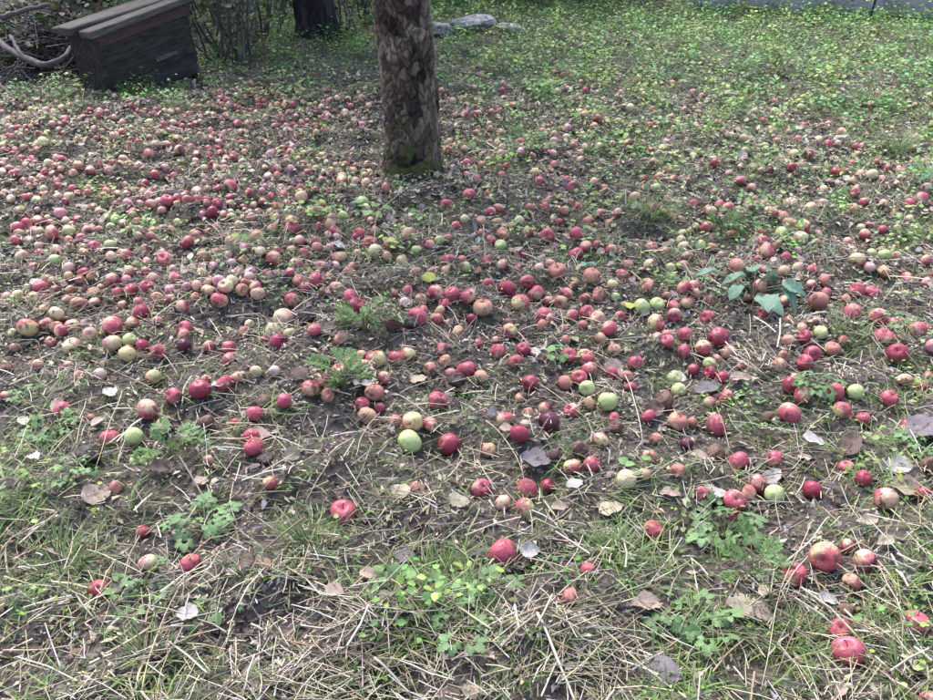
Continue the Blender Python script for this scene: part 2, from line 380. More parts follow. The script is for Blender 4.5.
# ================================================================= THE APPLE TREE
def bark_trunk(name, H, r0, r1, cells, lean, parent, mat, palette, seed, na=150, nz=300, depth=.010, moss=0., zs=2.2, flare=.18, z0=-.06, crackw=.011):
    g = np.random.default_rng(seed)
    ang = np.linspace(0, 2 * math.pi, na, endpoint=False); zz = np.linspace(z0, H, nz)
    A, Zg = np.meshgrid(ang, zz)
    rad = r0 + (r1 - r0) * np.clip(Zg / H, 0, 1) + r0 * flare * np.exp(-np.clip(Zg, 0, None) / .07)
    rad = rad * (1 + .035 * np.sin(2 * A + 1 + Zg) + .03 * np.sin(3 * A + 2.3 * Zg + 2) + .02 * np.sin(5 * A + 4 * Zg))
    rad += r0 * .10 * np.exp(-np.clip(Zg, 0, None) / .09) * np.sin(5 * A + .7)
    ca, cz_ = g.uniform(0, 2 * math.pi, cells), g.uniform(z0, H, cells)
    P = np.stack([np.cos(A) * r0, np.sin(A) * r0, Zg / zs], -1).reshape(-1, 3)
    P = P + .007 * np.stack([np.sin(P[:, 2] * 70 + P[:, 0] * 50), np.sin(P[:, 0] * 90 + P[:, 2] * 60), np.sin(P[:, 1] * 80 + P[:, 0] * 60)], -1) + .004 * np.stack([np.sin(P[:, 2] * 190 + P[:, 1] * 150), np.sin(P[:, 2] * 230 + P[:, 0] * 170), np.sin(P[:, 1] * 210)], -1)
    Q = np.stack([np.cos(ca) * r0, np.sin(ca) * r0, cz_ / zs], -1)
    f1 = np.empty(len(P)); f2 = np.empty(len(P)); idx = np.empty(len(P), int)
    for i in range(0, len(P), 6000):
        d = np.sqrt(((P[i:i + 6000, None] - Q[None]) ** 2).sum(-1)); o = np.argpartition(d, 1, axis=1)[:, :2]
        d2 = np.take_along_axis(d, o, 1); sw = d2[:, 0] > d2[:, 1]
        f1[i:i + 6000] = d2.min(1); f2[i:i + 6000] = d2.max(1); idx[i:i + 6000] = np.where(sw, o[:, 1], o[:, 0])
    crack = np.clip((f2 - f1) / crackw, 0, 1); crack = crack * crack * (3 - 2 * crack)
    lift = g.uniform(.25, 1, cells)[idx]
    disp = depth * (crack * lift) + .0015 * np.sin(P[:, 2] * 300 + 20 * P[:, 0])
    rr = rad.ravel() + disp - depth
    lz = Zg.ravel()
    V = np.stack([np.cos(A.ravel()) * rr + lean[0] * lz + .012 * np.sin(lz * 4), np.sin(A.ravel()) * rr + lean[1] * lz, lz], -1)
    pal = np.array(palette)
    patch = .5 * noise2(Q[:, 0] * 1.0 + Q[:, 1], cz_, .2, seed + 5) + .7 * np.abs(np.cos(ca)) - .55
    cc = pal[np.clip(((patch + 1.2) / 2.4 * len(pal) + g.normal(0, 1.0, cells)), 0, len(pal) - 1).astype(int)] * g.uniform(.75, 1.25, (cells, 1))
    C = cc[idx] * (.36 + .64 * crack)[:, None]          # plate colour darkens towards the fissures
    if moss:
        mk = np.clip(moss * np.exp(-lz / .16) * (.5 + .6 * noise2(V[:, 0], V[:, 2], .07, 5)), 0, .85)[:, None]
        C = C * (1 - mk) + np.array([[.075, .09, .022]]) * mk
    i2 = (np.arange(nz - 1)[:, None] * na + np.arange(na)[None]); j2 = (np.arange(nz - 1)[:, None] * na + (np.arange(na)[None] + 1) % na)
    Fq = np.stack([i2.ravel(), j2.ravel(), j2.ravel() + na, i2.ravel() + na], 1)
    return link(name, mesh(name, V, Fq, mat, True, C), parent)
bark_mat = attr_mat('bark', .9, 0, .15, bump=.5, scale=130, vary=.35)
limb_mat = plain_mat('limb_bark', (.05, .04, .035), (.16, .13, .11), 30, .9, .5)
def limbs(parent, base, n, L, r, seed, up=.6, name='limb'):
    g = np.random.default_rng(seed); tips = []
    for i in range(n):
        az = 6.283 * i / n + g.uniform(-.4, .4); p = np.array(base, float); d = np.array([math.cos(az), math.sin(az), up * g.uniform(.6, 1.5)]); d /= np.linalg.norm(d)
        path = [p.copy()]
        for k in range(7):
            d = d + g.normal(0, .16, 3) + np.array([0, 0, .02]); d /= np.linalg.norm(d); p = p + d * L / 7; path.append(p.copy()); tips.append(p.copy())
        V, Fc = tube(path, np.linspace(r, r * .25, 8), 7); link(name, mesh(name, V, Fc, limb_mat), parent)
        for k in range(2, 8):                       # side shoots
            d2 = g.normal(0, 1, 3) + np.array([0, 0, .4]); d2 /= np.linalg.norm(d2)
            q = [path[k] + d2 * L * .42 * s_ + np.array([0, 0, -.05 * s_ * s_]) for s_ in np.linspace(0, 1, 4)]
            tips += q[1:]
            V, Fc = tube(q, np.linspace(r * .28, r * .08, 4), 5); link('branch', mesh('branch', V, Fc, limb_mat), parent)
    return np.array(tips)
def crown(parent, tips, n, spread, pal, seed, size=(.05, .085), mat=green_mat):
    g = np.random.default_rng(seed); Sx = Soup(); c = tips[g.integers(0, len(tips), n)] + g.normal(0, spread, (n, 3))
    tv, tf = leaflet(0, n=3); s_ = g.uniform(*size, n)
    Sx.add(tv, tf, c, euler_mats(g.normal(0, .6, n), g.normal(.2, .6, n), g.uniform(0, 6.28, n)), np.repeat(s_[:, None], 3, 1), pick(pal, n, g))
    o = link('crown', Sx.mesh('crown', mat), parent); o['kind'] = 'stuff'; return o
tx, ty, tz = ground(410, 176)
ty += .13
tree = link('apple_tree', None); tree.location = (tx, ty, tz); tag(tree, 'old apple tree trunk with flaking bark standing among the fallen apples', 'tree')
AB = [(.038, .026, .024), (.06, .041, .034), (.095, .066, .052), (.135, .097, .073), (.17, .124, .092), (.20, .152, .115), (.235, .185, .145)]
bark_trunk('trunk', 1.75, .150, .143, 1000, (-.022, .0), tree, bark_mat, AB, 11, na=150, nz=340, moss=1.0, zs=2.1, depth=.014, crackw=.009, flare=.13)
tp = limbs(tree, (-.04, 0, 1.66), 6, 2.0, .075, 21, .9)
crown(tree, tp, 1500, .22, [(.10, .15, .045), (.15, .17, .05), (.20, .18, .06)], 22)

# ================================================================= APPLES
APX = []      # (u, v, px diameter, class) read from the photograph
def tile(x0, y0, sc, s):
    for it in s.split():
        a, b_, d, c = it.split(','); APX.append((x0 + float(a) / sc, y0 + float(b_) / sc, float(d) / sc, c))
K1, K2 = 3.8875, 3.84
tile(0, 340, K1, "283,28,75,p 438,20,75,p 555,28,60,c 615,42,62,r 497,62,68,y 500,35,45,r 718,35,60,m 812,22,48,r 890,32,58,r 893,84,66,r 150,108,48,r 263,87,42,r 12,192,40,r 597,146,64,y 672,215,66,r 782,226,85,c 872,170,64,r 800,156,42,o 925,160,50,o 240,267,70,r 352,300,44,c 585,295,82,r 618,330,74,o 795,322,76,b 918,318,36,r 425,382,76,r 521,376,76,g 348,440,98,k 455,572,62,o 810,468,45,o 525,470,50,g 375,590,60,b 20,105,60,b")
tile(230, 340, K1, "185,12,70,c 375,97,66,b 101,130,52,p 48,162,62,b 470,90,52,y 487,102,32,g 512,55,46,r 568,76,78,y 520,108,60,o 645,72,64,y 690,58,64,y 825,40,48,r 838,75,54,o 912,74,80,r 598,142,54,r 315,207,68,r 368,190,54,r 425,175,60,y 383,245,62,o 210,236,66,r 95,285,66,r 48,315,72,r 562,230,74,o 520,250,60,r 578,264,44,r 533,300,90,o 806,231,74,r 710,336,86,y 640,322,64,o 697,396,94,g 849,388,90,c 875,155,85,k 95,430,84,r 135,468,70,k 158,586,60,y 440,668,100,r 432,640,76,b")
tile(460, 340, K1, "25,76,84,y 147,45,62,r 248,38,60,c 70,15,40,r 215,85,56,y 425,58,58,r 488,68,70,y 497,114,66,r 415,165,62,o 462,143,64,y 495,186,64,g 575,238,80,g 435,276,66,r 270,158,66,c 240,196,46,r 175,312,68,r 266,282,56,o 254,326,42,r 347,325,94,m 230,405,76,c 500,245,62,o 600,295,46,r 545,388,70,y 365,436,52,b 465,440,70,b 437,490,76,y 648,540,80,p 82,574,76,r 260,577,82,r 340,570,62,c 168,634,66,r 252,650,84,y 683,72,62,r 870,38,60,r 912,78,56,c 645,140,56,o 665,183,50,r 835,130,60,g 852,190,60,g 798,235,96,b 850,310,84,o 733,288,56,r 765,382,60,o 880,402,54,m 715,525,50,o")
tile(690, 340, K2, "35,75,70,c 62,30,66,y 138,36,62,o 76,88,54,g 90,55,40,r 78,125,54,c 126,146,60,c 55,130,40,p 470,52,66,r 443,86,66,r 548,28,64,o 800,42,80,c 380,178,66,c 430,212,70,y 637,200,64,g 555,200,74,r 825,152,58,r 895,185,56,c 765,225,70,r 585,270,70,y 378,278,88,r 305,295,66,b 100,328,88,r 140,215,62,r 75,235,50,r 835,313,46,r 100,435,76,b 188,464,82,r 320,455,64,r 265,535,76,r 325,592,78,g 52,582,62,r 175,612,90,r 222,592,70,o 470,574,78,c 600,490,60,r 667,530,66,c 752,610,92,r 895,590,66,c 180,680,60,c 10,300,50,o 915,135,40,r 345,90,60,o 360,60,50,o")
tile(0, 520, K1, "556,45,56,r 575,166,76,p 738,168,84,r 383,270,84,c")
tile(460, 520, K1, "168,128,116,r 497,192,58,r 430,300,76,o 755,28,84,y")
tile(690, 520, K2, "520,137,116,y 600,100,62,r 671,155,96,r 402,205,94,y 622,237,72,o 238,85,54,c 578,420,90,r 607,505,118,r 863,397,104,r 918,688,60,r 602,345,48,b")
tile(0, 170, K1, "148,578,84,y 165,608,54,r 210,556,58,p 222,583,56,o 307,525,64,o 268,592,56,p 303,588,46,p 235,625,54,r 175,538,44,o 45,597,36,p 436,606,78,r 500,652,56,g 545,556,78,c 512,592,50,r 612,592,50,o 717,622,62,r 717,650,60,o 860,555,66,r 908,514,52,p 875,436,60,p 642,352,68,r 430,408,60,r 365,297,54,r 318,374,52,c 165,454,60,r 215,459,44,r 313,455,36,o 432,335,48,r 490,328,50,r 530,362,32,p 565,388,40,r 500,392,48,r 428,288,48,g 565,299,46,r 728,278,58,c 770,248,46,r 666,230,46,o 755,220,46,o 840,210,44,r 830,163,52,c 865,170,36,r 900,182,40,g 903,276,60,o 860,264,42,r 896,65,60,r 790,340,60,o 745,140,42,o 693,156,40,r 660,88,52,r 697,100,30,p 765,82,44,p 805,75,34,p 590,152,46,r 517,165,46,r 490,80,42,o 552,90,38,o 200,240,54,r 268,235,54,g 65,193,54,r 78,152,46,o 105,178,46,r 155,125,42,g 200,125,40,o 242,150,40,p 290,140,40,r 262,103,42,p 170,170,30,p 240,190,50,n 275,195,40,n 155,238,36,p 210,280,48,p 85,335,56,p 215,345,48,g 270,300,40,p 325,318,40,o 150,315,40,r 385,160,30,p 420,180,34,g 448,190,40,g 428,212,40,g 380,232,40,o 690,203,38,g 597,200,34,g 345,105,40,o 310,120,34,r 360,130,36,o 450,120,36,r 400,100,36,r 345,70,40,r 285,70,44,r 170,75,34,p 15,70,36,r 50,85,36,o 10,105,30,p 45,120,34,p 130,375,44,o 105,455,34,g 540,270,36,p 480,210,40,o 465,300,40,o 190,420,44,o 540,510,50,o 370,525,44,p 350,640,60,p 260,500,40,p")
tile(230, 170, K1, "437,57,48,r 491,44,42,r 610,68,52,o 280,133,60,r 273,158,44,p 238,193,52,r 244,237,58,r 322,178,38,r 312,203,34,g 388,204,52,r 440,177,40,g 515,122,50,g 103,257,60,o 84,180,42,o 16,273,42,o 502,253,58,y 545,284,58,r 563,245,44,r 425,340,72,o 357,380,54,o 335,270,44,r 180,313,40,r 239,317,42,r 157,352,60,r 256,369,56,r 268,412,52,o 332,430,60,r 686,284,54,o 704,238,42,r 624,285,64,o 575,345,56,p 602,338,44,r 776,290,44,r 845,262,36,o 848,352,58,r 902,348,42,o 915,380,50,g 838,396,44,r 815,300,40,g 725,322,44,g 668,350,50,p 495,323,40,o 843,113,56,r 930,115,50,r 912,185,40,p 878,212,38,r 720,400,46,o 785,397,40,o 468,495,64,r 490,530,72,c 690,472,48,r 815,474,62,r 868,493,66,r 893,530,66,r 848,528,48,r 805,578,54,y 820,548,46,o 752,536,36,r 730,562,76,r 636,605,66,b 706,598,66,k 850,592,40,o 882,630,60,o 240,510,58,r 207,580,82,p 175,655,82,r 165,625,60,p 232,642,52,g 58,630,54,o 115,545,56,p 60,517,44,o 18,516,46,p 75,600,40,p 300,580,80,k 130,307,48,p 310,80,56,o 22,58,50,r 75,98,34,r 10,180,34,g 640,478,40,o 45,455,54,o 345,350,50,p")
tile(460, 170, K1, "65,30,38,r 25,15,36,r 160,20,44,r 45,118,48,r 148,126,50,r 120,160,40,r 310,42,40,r 292,12,44,y 413,38,36,r 440,62,52,r 520,70,36,p 565,68,44,o 332,140,36,r 405,152,46,o 500,190,56,o 680,102,48,o 775,28,50,r 760,68,40,g 715,18,36,r 145,200,44,o 20,185,36,r 172,240,64,o 112,266,46,r 158,287,48,g 90,245,38,o 265,238,46,r 340,250,70,r 450,280,74,r 495,305,50,r 525,318,40,r 450,325,60,r 20,380,46,g 10,350,40,r 106,350,52,r 166,368,46,r 60,310,44,o 108,433,52,r 85,425,40,o 184,460,76,c 234,516,72,y 265,425,56,r 292,478,66,r 345,500,46,r 400,515,70,o 416,462,54,r 440,435,44,o 510,420,70,o 500,460,50,r 530,480,60,o 380,400,70,o 78,535,78,o 10,525,44,o 48,572,44,c 188,588,44,r 192,622,64,y 140,655,38,r 70,668,44,r 145,690,50,r 440,566,50,r 492,560,62,r 535,580,60,p 480,600,46,o 577,630,62,r 548,662,52,o 325,560,60,r 355,575,44,r 762,596,76,y 832,568,60,r 765,525,60,g 710,495,66,g 767,648,44,p 805,640,44,r 872,685,60,r 803,482,42,o 870,458,60,r 920,470,44,o 650,370,52,r 632,410,54,r 736,357,52,p 820,358,48,g 865,372,50,o 828,408,40,o 730,450,60,o 605,485,36,g 622,565,46,r 745,300,56,r 790,310,50,o 690,280,36,o 865,245,42,g 912,237,32,p 860,272,40,p 868,298,50,p 905,132,40,r 900,208,36,o 860,190,40,o 800,160,36,o 570,130,36,o 520,240,40,o 610,190,40,r")
tile(690, 170, K2, "188,58,62,r 118,122,58,r 148,145,60,y 80,160,56,r 12,132,36,r 345,172,46,r 325,192,50,o 385,205,62,o 434,215,58,y 423,264,74,p 490,245,44,p 350,243,52,g 272,240,44,r 280,270,40,r 295,310,66,r 275,325,40,p 485,275,36,o 515,72,38,r 385,132,54,p 465,142,48,p 635,152,56,o 785,165,44,o 740,140,40,r 882,138,60,r 845,130,44,r 845,180,36,p 800,215,40,o 48,292,48,g 80,295,50,o 120,322,28,p 75,400,50,r 65,205,56,r 180,392,70,o 175,425,56,o 268,447,62,r 298,492,64,r 360,385,50,o 415,370,46,p 470,385,44,r 520,425,56,o 525,460,40,r 496,505,84,o 600,492,50,o 650,468,66,r 690,470,56,r 745,385,56,o 648,340,68,y 745,318,52,g 795,328,42,p 700,318,40,g 910,342,44,r 620,545,76,r 735,585,72,r 770,575,56,r 804,578,42,p 875,612,66,r 745,640,72,r 795,680,60,r 440,645,54,c 500,628,56,g 550,665,60,o 430,600,50,o 120,640,80,c 285,545,56,r 45,470,54,o 68,565,60,r 15,440,50,o")
# far ones read off the top band
tile(0, 0, K1, "420,500,40,p 455,543,40,p 520,460,60,c 580,470,44,p 690,545,52,r 605,560,44,p 580,605,56,r 430,610,36,o 635,480,38,r 830,465,36,p 855,590,44,c 795,640,40,r 180,595,52,p 190,635,44,p 85,620,44,r 300,660,60,o 450,640,34,r 735,440,56,r 840,430,44,r 700,600,40,r 560,510,40,r 500,555,36,r 650,575,36,r 305,545,40,o 330,550,36,r 475,600,40,r 390,460,34,o 250,465,44,r 740,560,36,r 765,595,40,r 140,560,48,r")
tile(230, 0, 3.5, "402,385,32,p 295,420,30,r 305,395,30,m 280,358,22,g 245,370,22,p 185,515,30,p 165,575,32,r 165,605,32,r 425,500,34,r 440,635,36,r 392,645,38,r 550,655,42,o 485,590,30,r 305,500,26,p 460,340,34,o 485,372,28,o 75,290,32,o 125,410,50,r 160,440,34,r 230,480,30,r 330,460,30,r 350,350,28,n 140,520,40,n 200,570,28,o 300,575,30,o 10,530,30,r 725,362,24,p 745,360,26,r 780,357,26,p 748,427,30,r 740,320,32,o 822,405,32,r 835,290,30,o 785,400,30,o 760,530,34,o 815,600,34,r 830,565,34,r")
tile(460, 0, K1, "158,272,34,c 285,257,26,p 35,325,36,p 170,375,32,p 240,395,38,o 202,430,38,r 20,450,44,r 70,440,40,r 125,435,32,o 152,437,30,o 330,315,40,r 370,320,36,o 435,290,36,r 500,332,36,p 487,355,36,r 535,465,46,c 570,455,44,o 598,428,34,r 660,433,44,p 483,468,34,r 355,485,40,p 320,500,36,r 235,550,44,r 235,585,36,n 165,575,34,p 280,585,36,o 335,580,36,r 520,515,36,o 610,505,32,p 655,540,40,r 650,440,30,o 820,450,40,o 790,385,36,o 760,290,30,o 890,455,36,r 905,360,40,r 750,655,52,o 775,688,50,r 720,680,38,r 860,615,36,o 485,565,30,p 35,630,48,o 82,637,42,o 182,640,38,r 160,680,50,r 25,665,44,r 290,670,48,y 70,690,44,r 412,690,34,r 150,645,32,o 380,345,30,p")
tile(690, 0, K2, "5,455,36,r 38,400,36,r 45,372,36,o 145,425,30,r 325,395,38,r 325,430,40,p 400,370,26,o 525,405,46,r 350,460,26,p 435,485,46,r 280,460,30,r 310,495,40,r 585,500,38,p 335,540,48,o 415,540,50,r 530,555,40,r 290,558,28,p 210,530,40,o 155,530,34,p 460,590,52,r 400,590,42,p 390,640,40,c 425,630,34,r 485,648,40,o 350,610,36,r 655,662,44,r 700,668,50,p 760,645,36,c 560,660,40,c 670,555,40,n 640,560,36,r 95,655,56,c 245,640,36,o 275,655,32,p 300,600,36,o 920,590,44,o 730,525,36,o 135,560,28,r 12,595,30,p 495,535,32,p 380,495,34,r 720,620,34,r")
# dedupe where tiles overlap
ap = []
for a in APX:
    if all(math.hypot(a[0] - b_[0], (a[1] - b_[1]) * 1.3) > .45 * (a[2] + b_[2]) / 1.6 for b_ in ap): ap.append(a)
# far and half hidden ones that cannot be read singly: drawn from how thickly they lie in each part of the orchard
def fill(n, u0, u1, v0, v1, cls, d0=.044, d1=.066):
    k = 0; tries = 0
    while k < n and tries < n * 25:
        tries += 1; u, v = rng.uniform(u0, u1), rng.uniform(v0, v1)
        if 372 < u < 446 and v < 192: continue
        d = rng.uniform(d0, d1) * float(ppm(u, v, .03))
        if noise2(np.float64(u), np.float64(v) * 2.0, 90, 55) < rng.uniform(-.9, 1.1): continue
        if all(abs(u - b_[0]) > .46 * (d + b_[2]) or abs(v - b_[1]) > .28 * (d + b_[2]) for b_ in ap):
            ap.append((u, v, d, cls[rng.integers(len(cls))])); k += 1
MIX = 'rrrronnnrpyo'
fill(430, -60, 372, 98, 215, MIX, .034, .054); fill(80, 60, 330, 88, 112, MIX, .036, .054); fill(110, 446, 720, 66, 175, 'rronpn', .036, .058); fill(60, 700, 990, 92, 175, 'rronpn', .036, .058)
fill(130, -60, 372, 190, 300, MIX + 'o', .036, .056); fill(100, 440, 990, 170, 300, MIX + 'bo', .036, .056); fill(34, -60, 990, 300, 380, 'roon', .036, .052); fill(18, 240, 990, 380, 500, 'oobr', .04, .052)
fill(14, 950, 1120, 380, 640, 'rroyp'); fill(12, -170, -10, 300, 520, 'rroyp')
ap = np.array([(a[0], a[1], a[2]) for a in ap]), [a[3] for a in ap]
UVD, CLS = ap
pm = ppm(UVD[:, 0], UVD[:, 1], .03)
D = np.clip(UVD[:, 2] / pm, .034, np.where(UVD[:, 1] < 150, .058, np.where(UVD[:, 1] < 260, .066, .082)))
ax_, ay_, az_ = ground(UVD[:, 0], UVD[:, 1], D * .36)
XY = np.stack([ax_, ay_], 1)
for it in range(25):                              # neighbours touch, they do not run into each other
    dif = XY[:, None] - XY[None]; dist = np.sqrt((dif ** 2).sum(-1)) + 1e-6; need = .49 * (D[:, None] + D[None]); ov = np.clip(need - dist, 0, None); np.fill_diagonal(ov, 0)
    XY += np.clip((dif / dist[..., None] * ov[..., None] * .3).sum(1), -.02, .02)
AZ = hgt(XY[:, 0], XY[:, 1])
FINAL_U, FINAL_V = project(XY[:, 0], XY[:, 1], AZ + D * .36)
shown = D * ppm(FINAL_U, FINAL_V)
inframe = (FINAL_U > -6) & (FINAL_U < PW + 6) & (FINAL_V > 0) & (FINAL_V < PH + 8)
order = [i for i in np.argsort(-shown) if inframe[i]]
BIG = order[:300]; REST = [i for i in range(len(D)) if i not in set(BIG)]

def apple_shape(g, ns=20, nr=14, kind='sound'):
    t = np.linspace(0, math.pi, nr); ph = np.linspace(0, 2 * math.pi, ns, endpoint=False)
    k1, k2 = g.uniform(.10, .2), g.uniform(.06, .14); tall = g.uniform(.84, 1.0); sh = g.uniform(.02, .10)
    T, PHI = np.meshgrid(t, ph, indexing='ij')
    r = np.sin(T) ** .92 * (1 + sh * np.cos(T)); z = tall * np.cos(T)
    z = z - k1 * 2.2 * np.exp(-(np.sin(T) / .27) ** 2) * (T < 1.5) + k2 * 1.6 * np.exp(-(np.sin(T) / .24) ** 2) * (T > 1.6)
    r = r * (1 + .03 * np.cos(2 * PHI + g.uniform(0, 6)) + .018 * np.cos(5 * PHI) * (T / 3) + .02 * np.cos(3 * PHI + g.uniform(0, 6)))
    z = z + .05 * r * np.cos(PHI + g.uniform(0, 6))
    V = np.stack([r * np.cos(PHI), r * np.sin(PHI), z], -1)
    if kind == 'rotten':
        for q in range(4):
            c = g.normal(0, 1, 3); c /= np.linalg.norm(c); dd = V @ c
            V = V - (np.clip(dd - .62, 0, 1) * .75)[..., None] * c
        V = V * (1 + .035 * np.sin(9 * PHI + 5 * T) * np.sin(T) + .02 * np.sin(14 * T + 3 * PHI))[..., None]
        V[..., 2] *= .86
    V = V * .5
    V = V.reshape(-1, 3)
    Fc = []
    for i in range(nr - 1):
        for j in range(ns):
            a, b_ = i * ns + j, i * ns + (j + 1) % ns
            if i == 0: Fc.append((j, ns + j, ns + (j + 1) % ns)) if False else Fc.append((a, a + ns, b_ + ns, b_))
            else: Fc.append((a, a + ns, b_ + ns, b_))
    return V, Fc
CLASSMAT = {}
SKIN = {  # ground colour, blush colour, blush coverage, brown blemish
 'r': ((.52, .33, .21), (.385, .070, .096), .70, .42), 'c': ((.34, .12, .09), (.24, .028, .050), .88, .2), 'm': ((.12, .028, .035), (.075, .013, .026), .95, .1),
 'y': ((.50, .40, .19), (.36, .072, .085), .50, .40), 'p': ((.52, .43, .24), (.47, .22, .18), .38, .28), 'g': ((.38, .43, .17), (.41, .38, .19), .25, .2),
 'o': ((.44, .28, .165), (.36, .135, .105), .5, .4), 'b': ((.15, .088, .055), (.11, .05, .037), .5, .6), 'k': ((.03, .023, .022), (.046, .027, .024), .5, .4), 'n': ((.54, .36, .29), (.48, .20, .21), .65, .2)}
for k, (gc, bc, cov, blem) in SKIN.items():
    m, n, l, b = newmat('apple_skin_' + k)
    tc = N(n, 'ShaderNodeTexCoord'); oi = N(n, 'ShaderNodeObjectInfo')
    off = N(n, 'ShaderNodeVectorMath', operation='MULTIPLY_ADD'); off.inputs[1].default_value = (37, 53, 71)
    l.new(oi.outputs['Random'], off.inputs[0]); l.new(tc.outputs['Object'], off.inputs[2])
    dp = N(n, 'ShaderNodeVectorMath', operation='DOT_PRODUCT'); dp.inputs[1].default_value = (.75, .2, .62); l.new(tc.outputs['Object'], dp.inputs[0])
    nz = N(n, 'ShaderNodeTexNoise'); nz.inputs['Scale'].default_value = 3.2; nz.inputs['Detail'].default_value = 5; l.new(off.outputs[0], nz.inputs['Vector'])
    # streaks running from stalk to calyx
    sp = N(n, 'ShaderNodeMapping'); sp.inputs['Scale'].default_value = (9, 9, 1.2); l.new(off.outputs[0], sp.inputs[0])
    nst = N(n, 'ShaderNodeTexNoise'); nst.inputs['Scale'].default_value = 2.4; nst.inputs['Detail'].default_value = 3; l.new(sp.outputs[0], nst.inputs['Vector'])
    s1 = N(n, 'ShaderNodeMath', operation='MULTIPLY_ADD'); s1.inputs[1].default_value = 1.5; l.new(nz.outputs[0], s1.inputs[0]); l.new(dp.outputs['Value'], s1.inputs[2])
    s2 = N(n, 'ShaderNodeMath', operation='MULTIPLY_ADD'); s2.inputs[1].default_value = .8; l.new(nst.outputs[0], s2.inputs[0]); l.new(s1.outputs[0], s2.inputs[2])
    s3 = N(n, 'ShaderNodeMath', operation='MULTIPLY_ADD'); s3.inputs[1].default_value = .5; l.new(oi.outputs['Random'], s3.inputs[0]); l.new(s2.outputs[0], s3.inputs[2])
    mr = N(n, 'ShaderNodeMapRange', interpolation_type='SMOOTHSTEP'); c0 = 1.4 + (.5 - cov) * 1.25
    mr.inputs[1].default_value = c0 - .28; mr.inputs[2].default_value = c0 + .28; l.new(s3.outputs[0], mr.inputs[0])
    mx = N(n, 'ShaderNodeMix', data_type='RGBA'); mx.inputs[6].default_value = (*gc, 1); mx.inputs[7].default_value = (*bc, 1); l.new(mr.outputs[0], mx.inputs[0])
    # pale dots
    vo = N(n, 'ShaderNodeTexVoronoi'); vo.inputs['Scale'].default_value = 16; l.new(off.outputs[0], vo.inputs['Vector'])
    dr = N(n, 'ShaderNodeMapRange'); dr.inputs[1].default_value = .16; dr.inputs[2].default_value = .06; dr.inputs[4].default_value = .35; l.new(vo.outputs['Distance'], dr.inputs[0])
    m2 = N(n, 'ShaderNodeMix', data_type='RGBA'); m2.inputs[7].default_value = tuple(min(1, q * 1.1 + .12) for q in gc) + (1,); l.new(dr.outputs[0], m2.inputs[0]); l.new(mx.outputs[2], m2.inputs[6])
    # bruises and rot
    nb = N(n, 'ShaderNodeTexNoise'); nb.inputs['Scale'].default_value = 2.6; nb.inputs['Detail'].default_value = 4
    o2 = N(n, 'ShaderNodeVectorMath', operation='ADD'); o2.inputs[1].default_value = (9, 4, 2); l.new(off.outputs[0], o2.inputs[0]); l.new(o2.outputs[0], nb.inputs['Vector'])
    br = N(n, 'ShaderNodeMapRange', interpolation_type='SMOOTHSTEP'); t0 = .70 - .30 * blem; br.inputs[1].default_value = t0; br.inputs[2].default_value = t0 + .06; br.inputs[4].default_value = .85
    l.new(nb.outputs[0], br.inputs[0])
    m3 = N(n, 'ShaderNodeMix', data_type='RGBA'); m3.inputs[7].default_value = (.10, .052, .035, 1); l.new(br.outputs[0], m3.inputs[0]); l.new(m2.outputs[2], m3.inputs[6])
    l.new(m3.outputs[2], b.inputs['Base Color'])
    rr = N(n, 'ShaderNodeMapRange'); rr.inputs[3].default_value = .34 if k not in 'bko' else .55; rr.inputs[4].default_value = .75; l.new(br.outputs[0], rr.inputs[0]); l.new(rr.outputs[0], b.inputs['Roughness'])
    b.inputs['Specular IOR Level'].default_value = .32
    b.inputs['Subsurface Weight'].default_value = .0
    bp = N(n, 'ShaderNodeBump'); bp.inputs['Strength'].default_value = .25 if k not in 'bk' else .6; bp.inputs['Distance'].default_value = .03
    l.new(nb.outputs[0], bp.inputs['Height']); l.new(bp.outputs[0], b.inputs['Normal'])
    CLASSMAT[k] = m
ga = np.random.default_rng(17)
NSH = 5
SHAPES = {}
for k in SKIN:
    SHAPES[k] = []
    for i in range(NSH):
        kd = 'rotten' if (k in 'bk' or (k == 'o' and i < 3)) else 'sound'
        V, Fc = apple_shape(ga, kind=kd); SHAPES[k].append(mesh('apple', V, Fc, CLASSMAT[k]))
stalk_mat = plain_mat('apple_stalk', (.05, .032, .02), (.12, .08, .05), 90)
calyx_mat = plain_mat('apple_calyx', (.03, .022, .018), (.10, .075, .05), 60)
V, Fc = tube([(0, 0, .24), (.01, 0, .38), (.05, .01, .52), (.09, .02, .60)], [.018, .016, .017, .026], 6); STALK = mesh('stalk', V, Fc, stalk_mat)
V = [(0, 0, -.33)]; Fc = []
for i in range(10):
    a = 6.2832 * i / 10; r_ = .12 if i % 2 == 0 else .045; V.append((r_ * math.cos(a), r_ * math.sin(a), -.385 if i % 2 == 0 else -.35))
for i in range(10): Fc.append((0, 1 + i, 1 + (i + 1) % 10))
CALYX = mesh('calyx', V, Fc, calyx_mat, False)

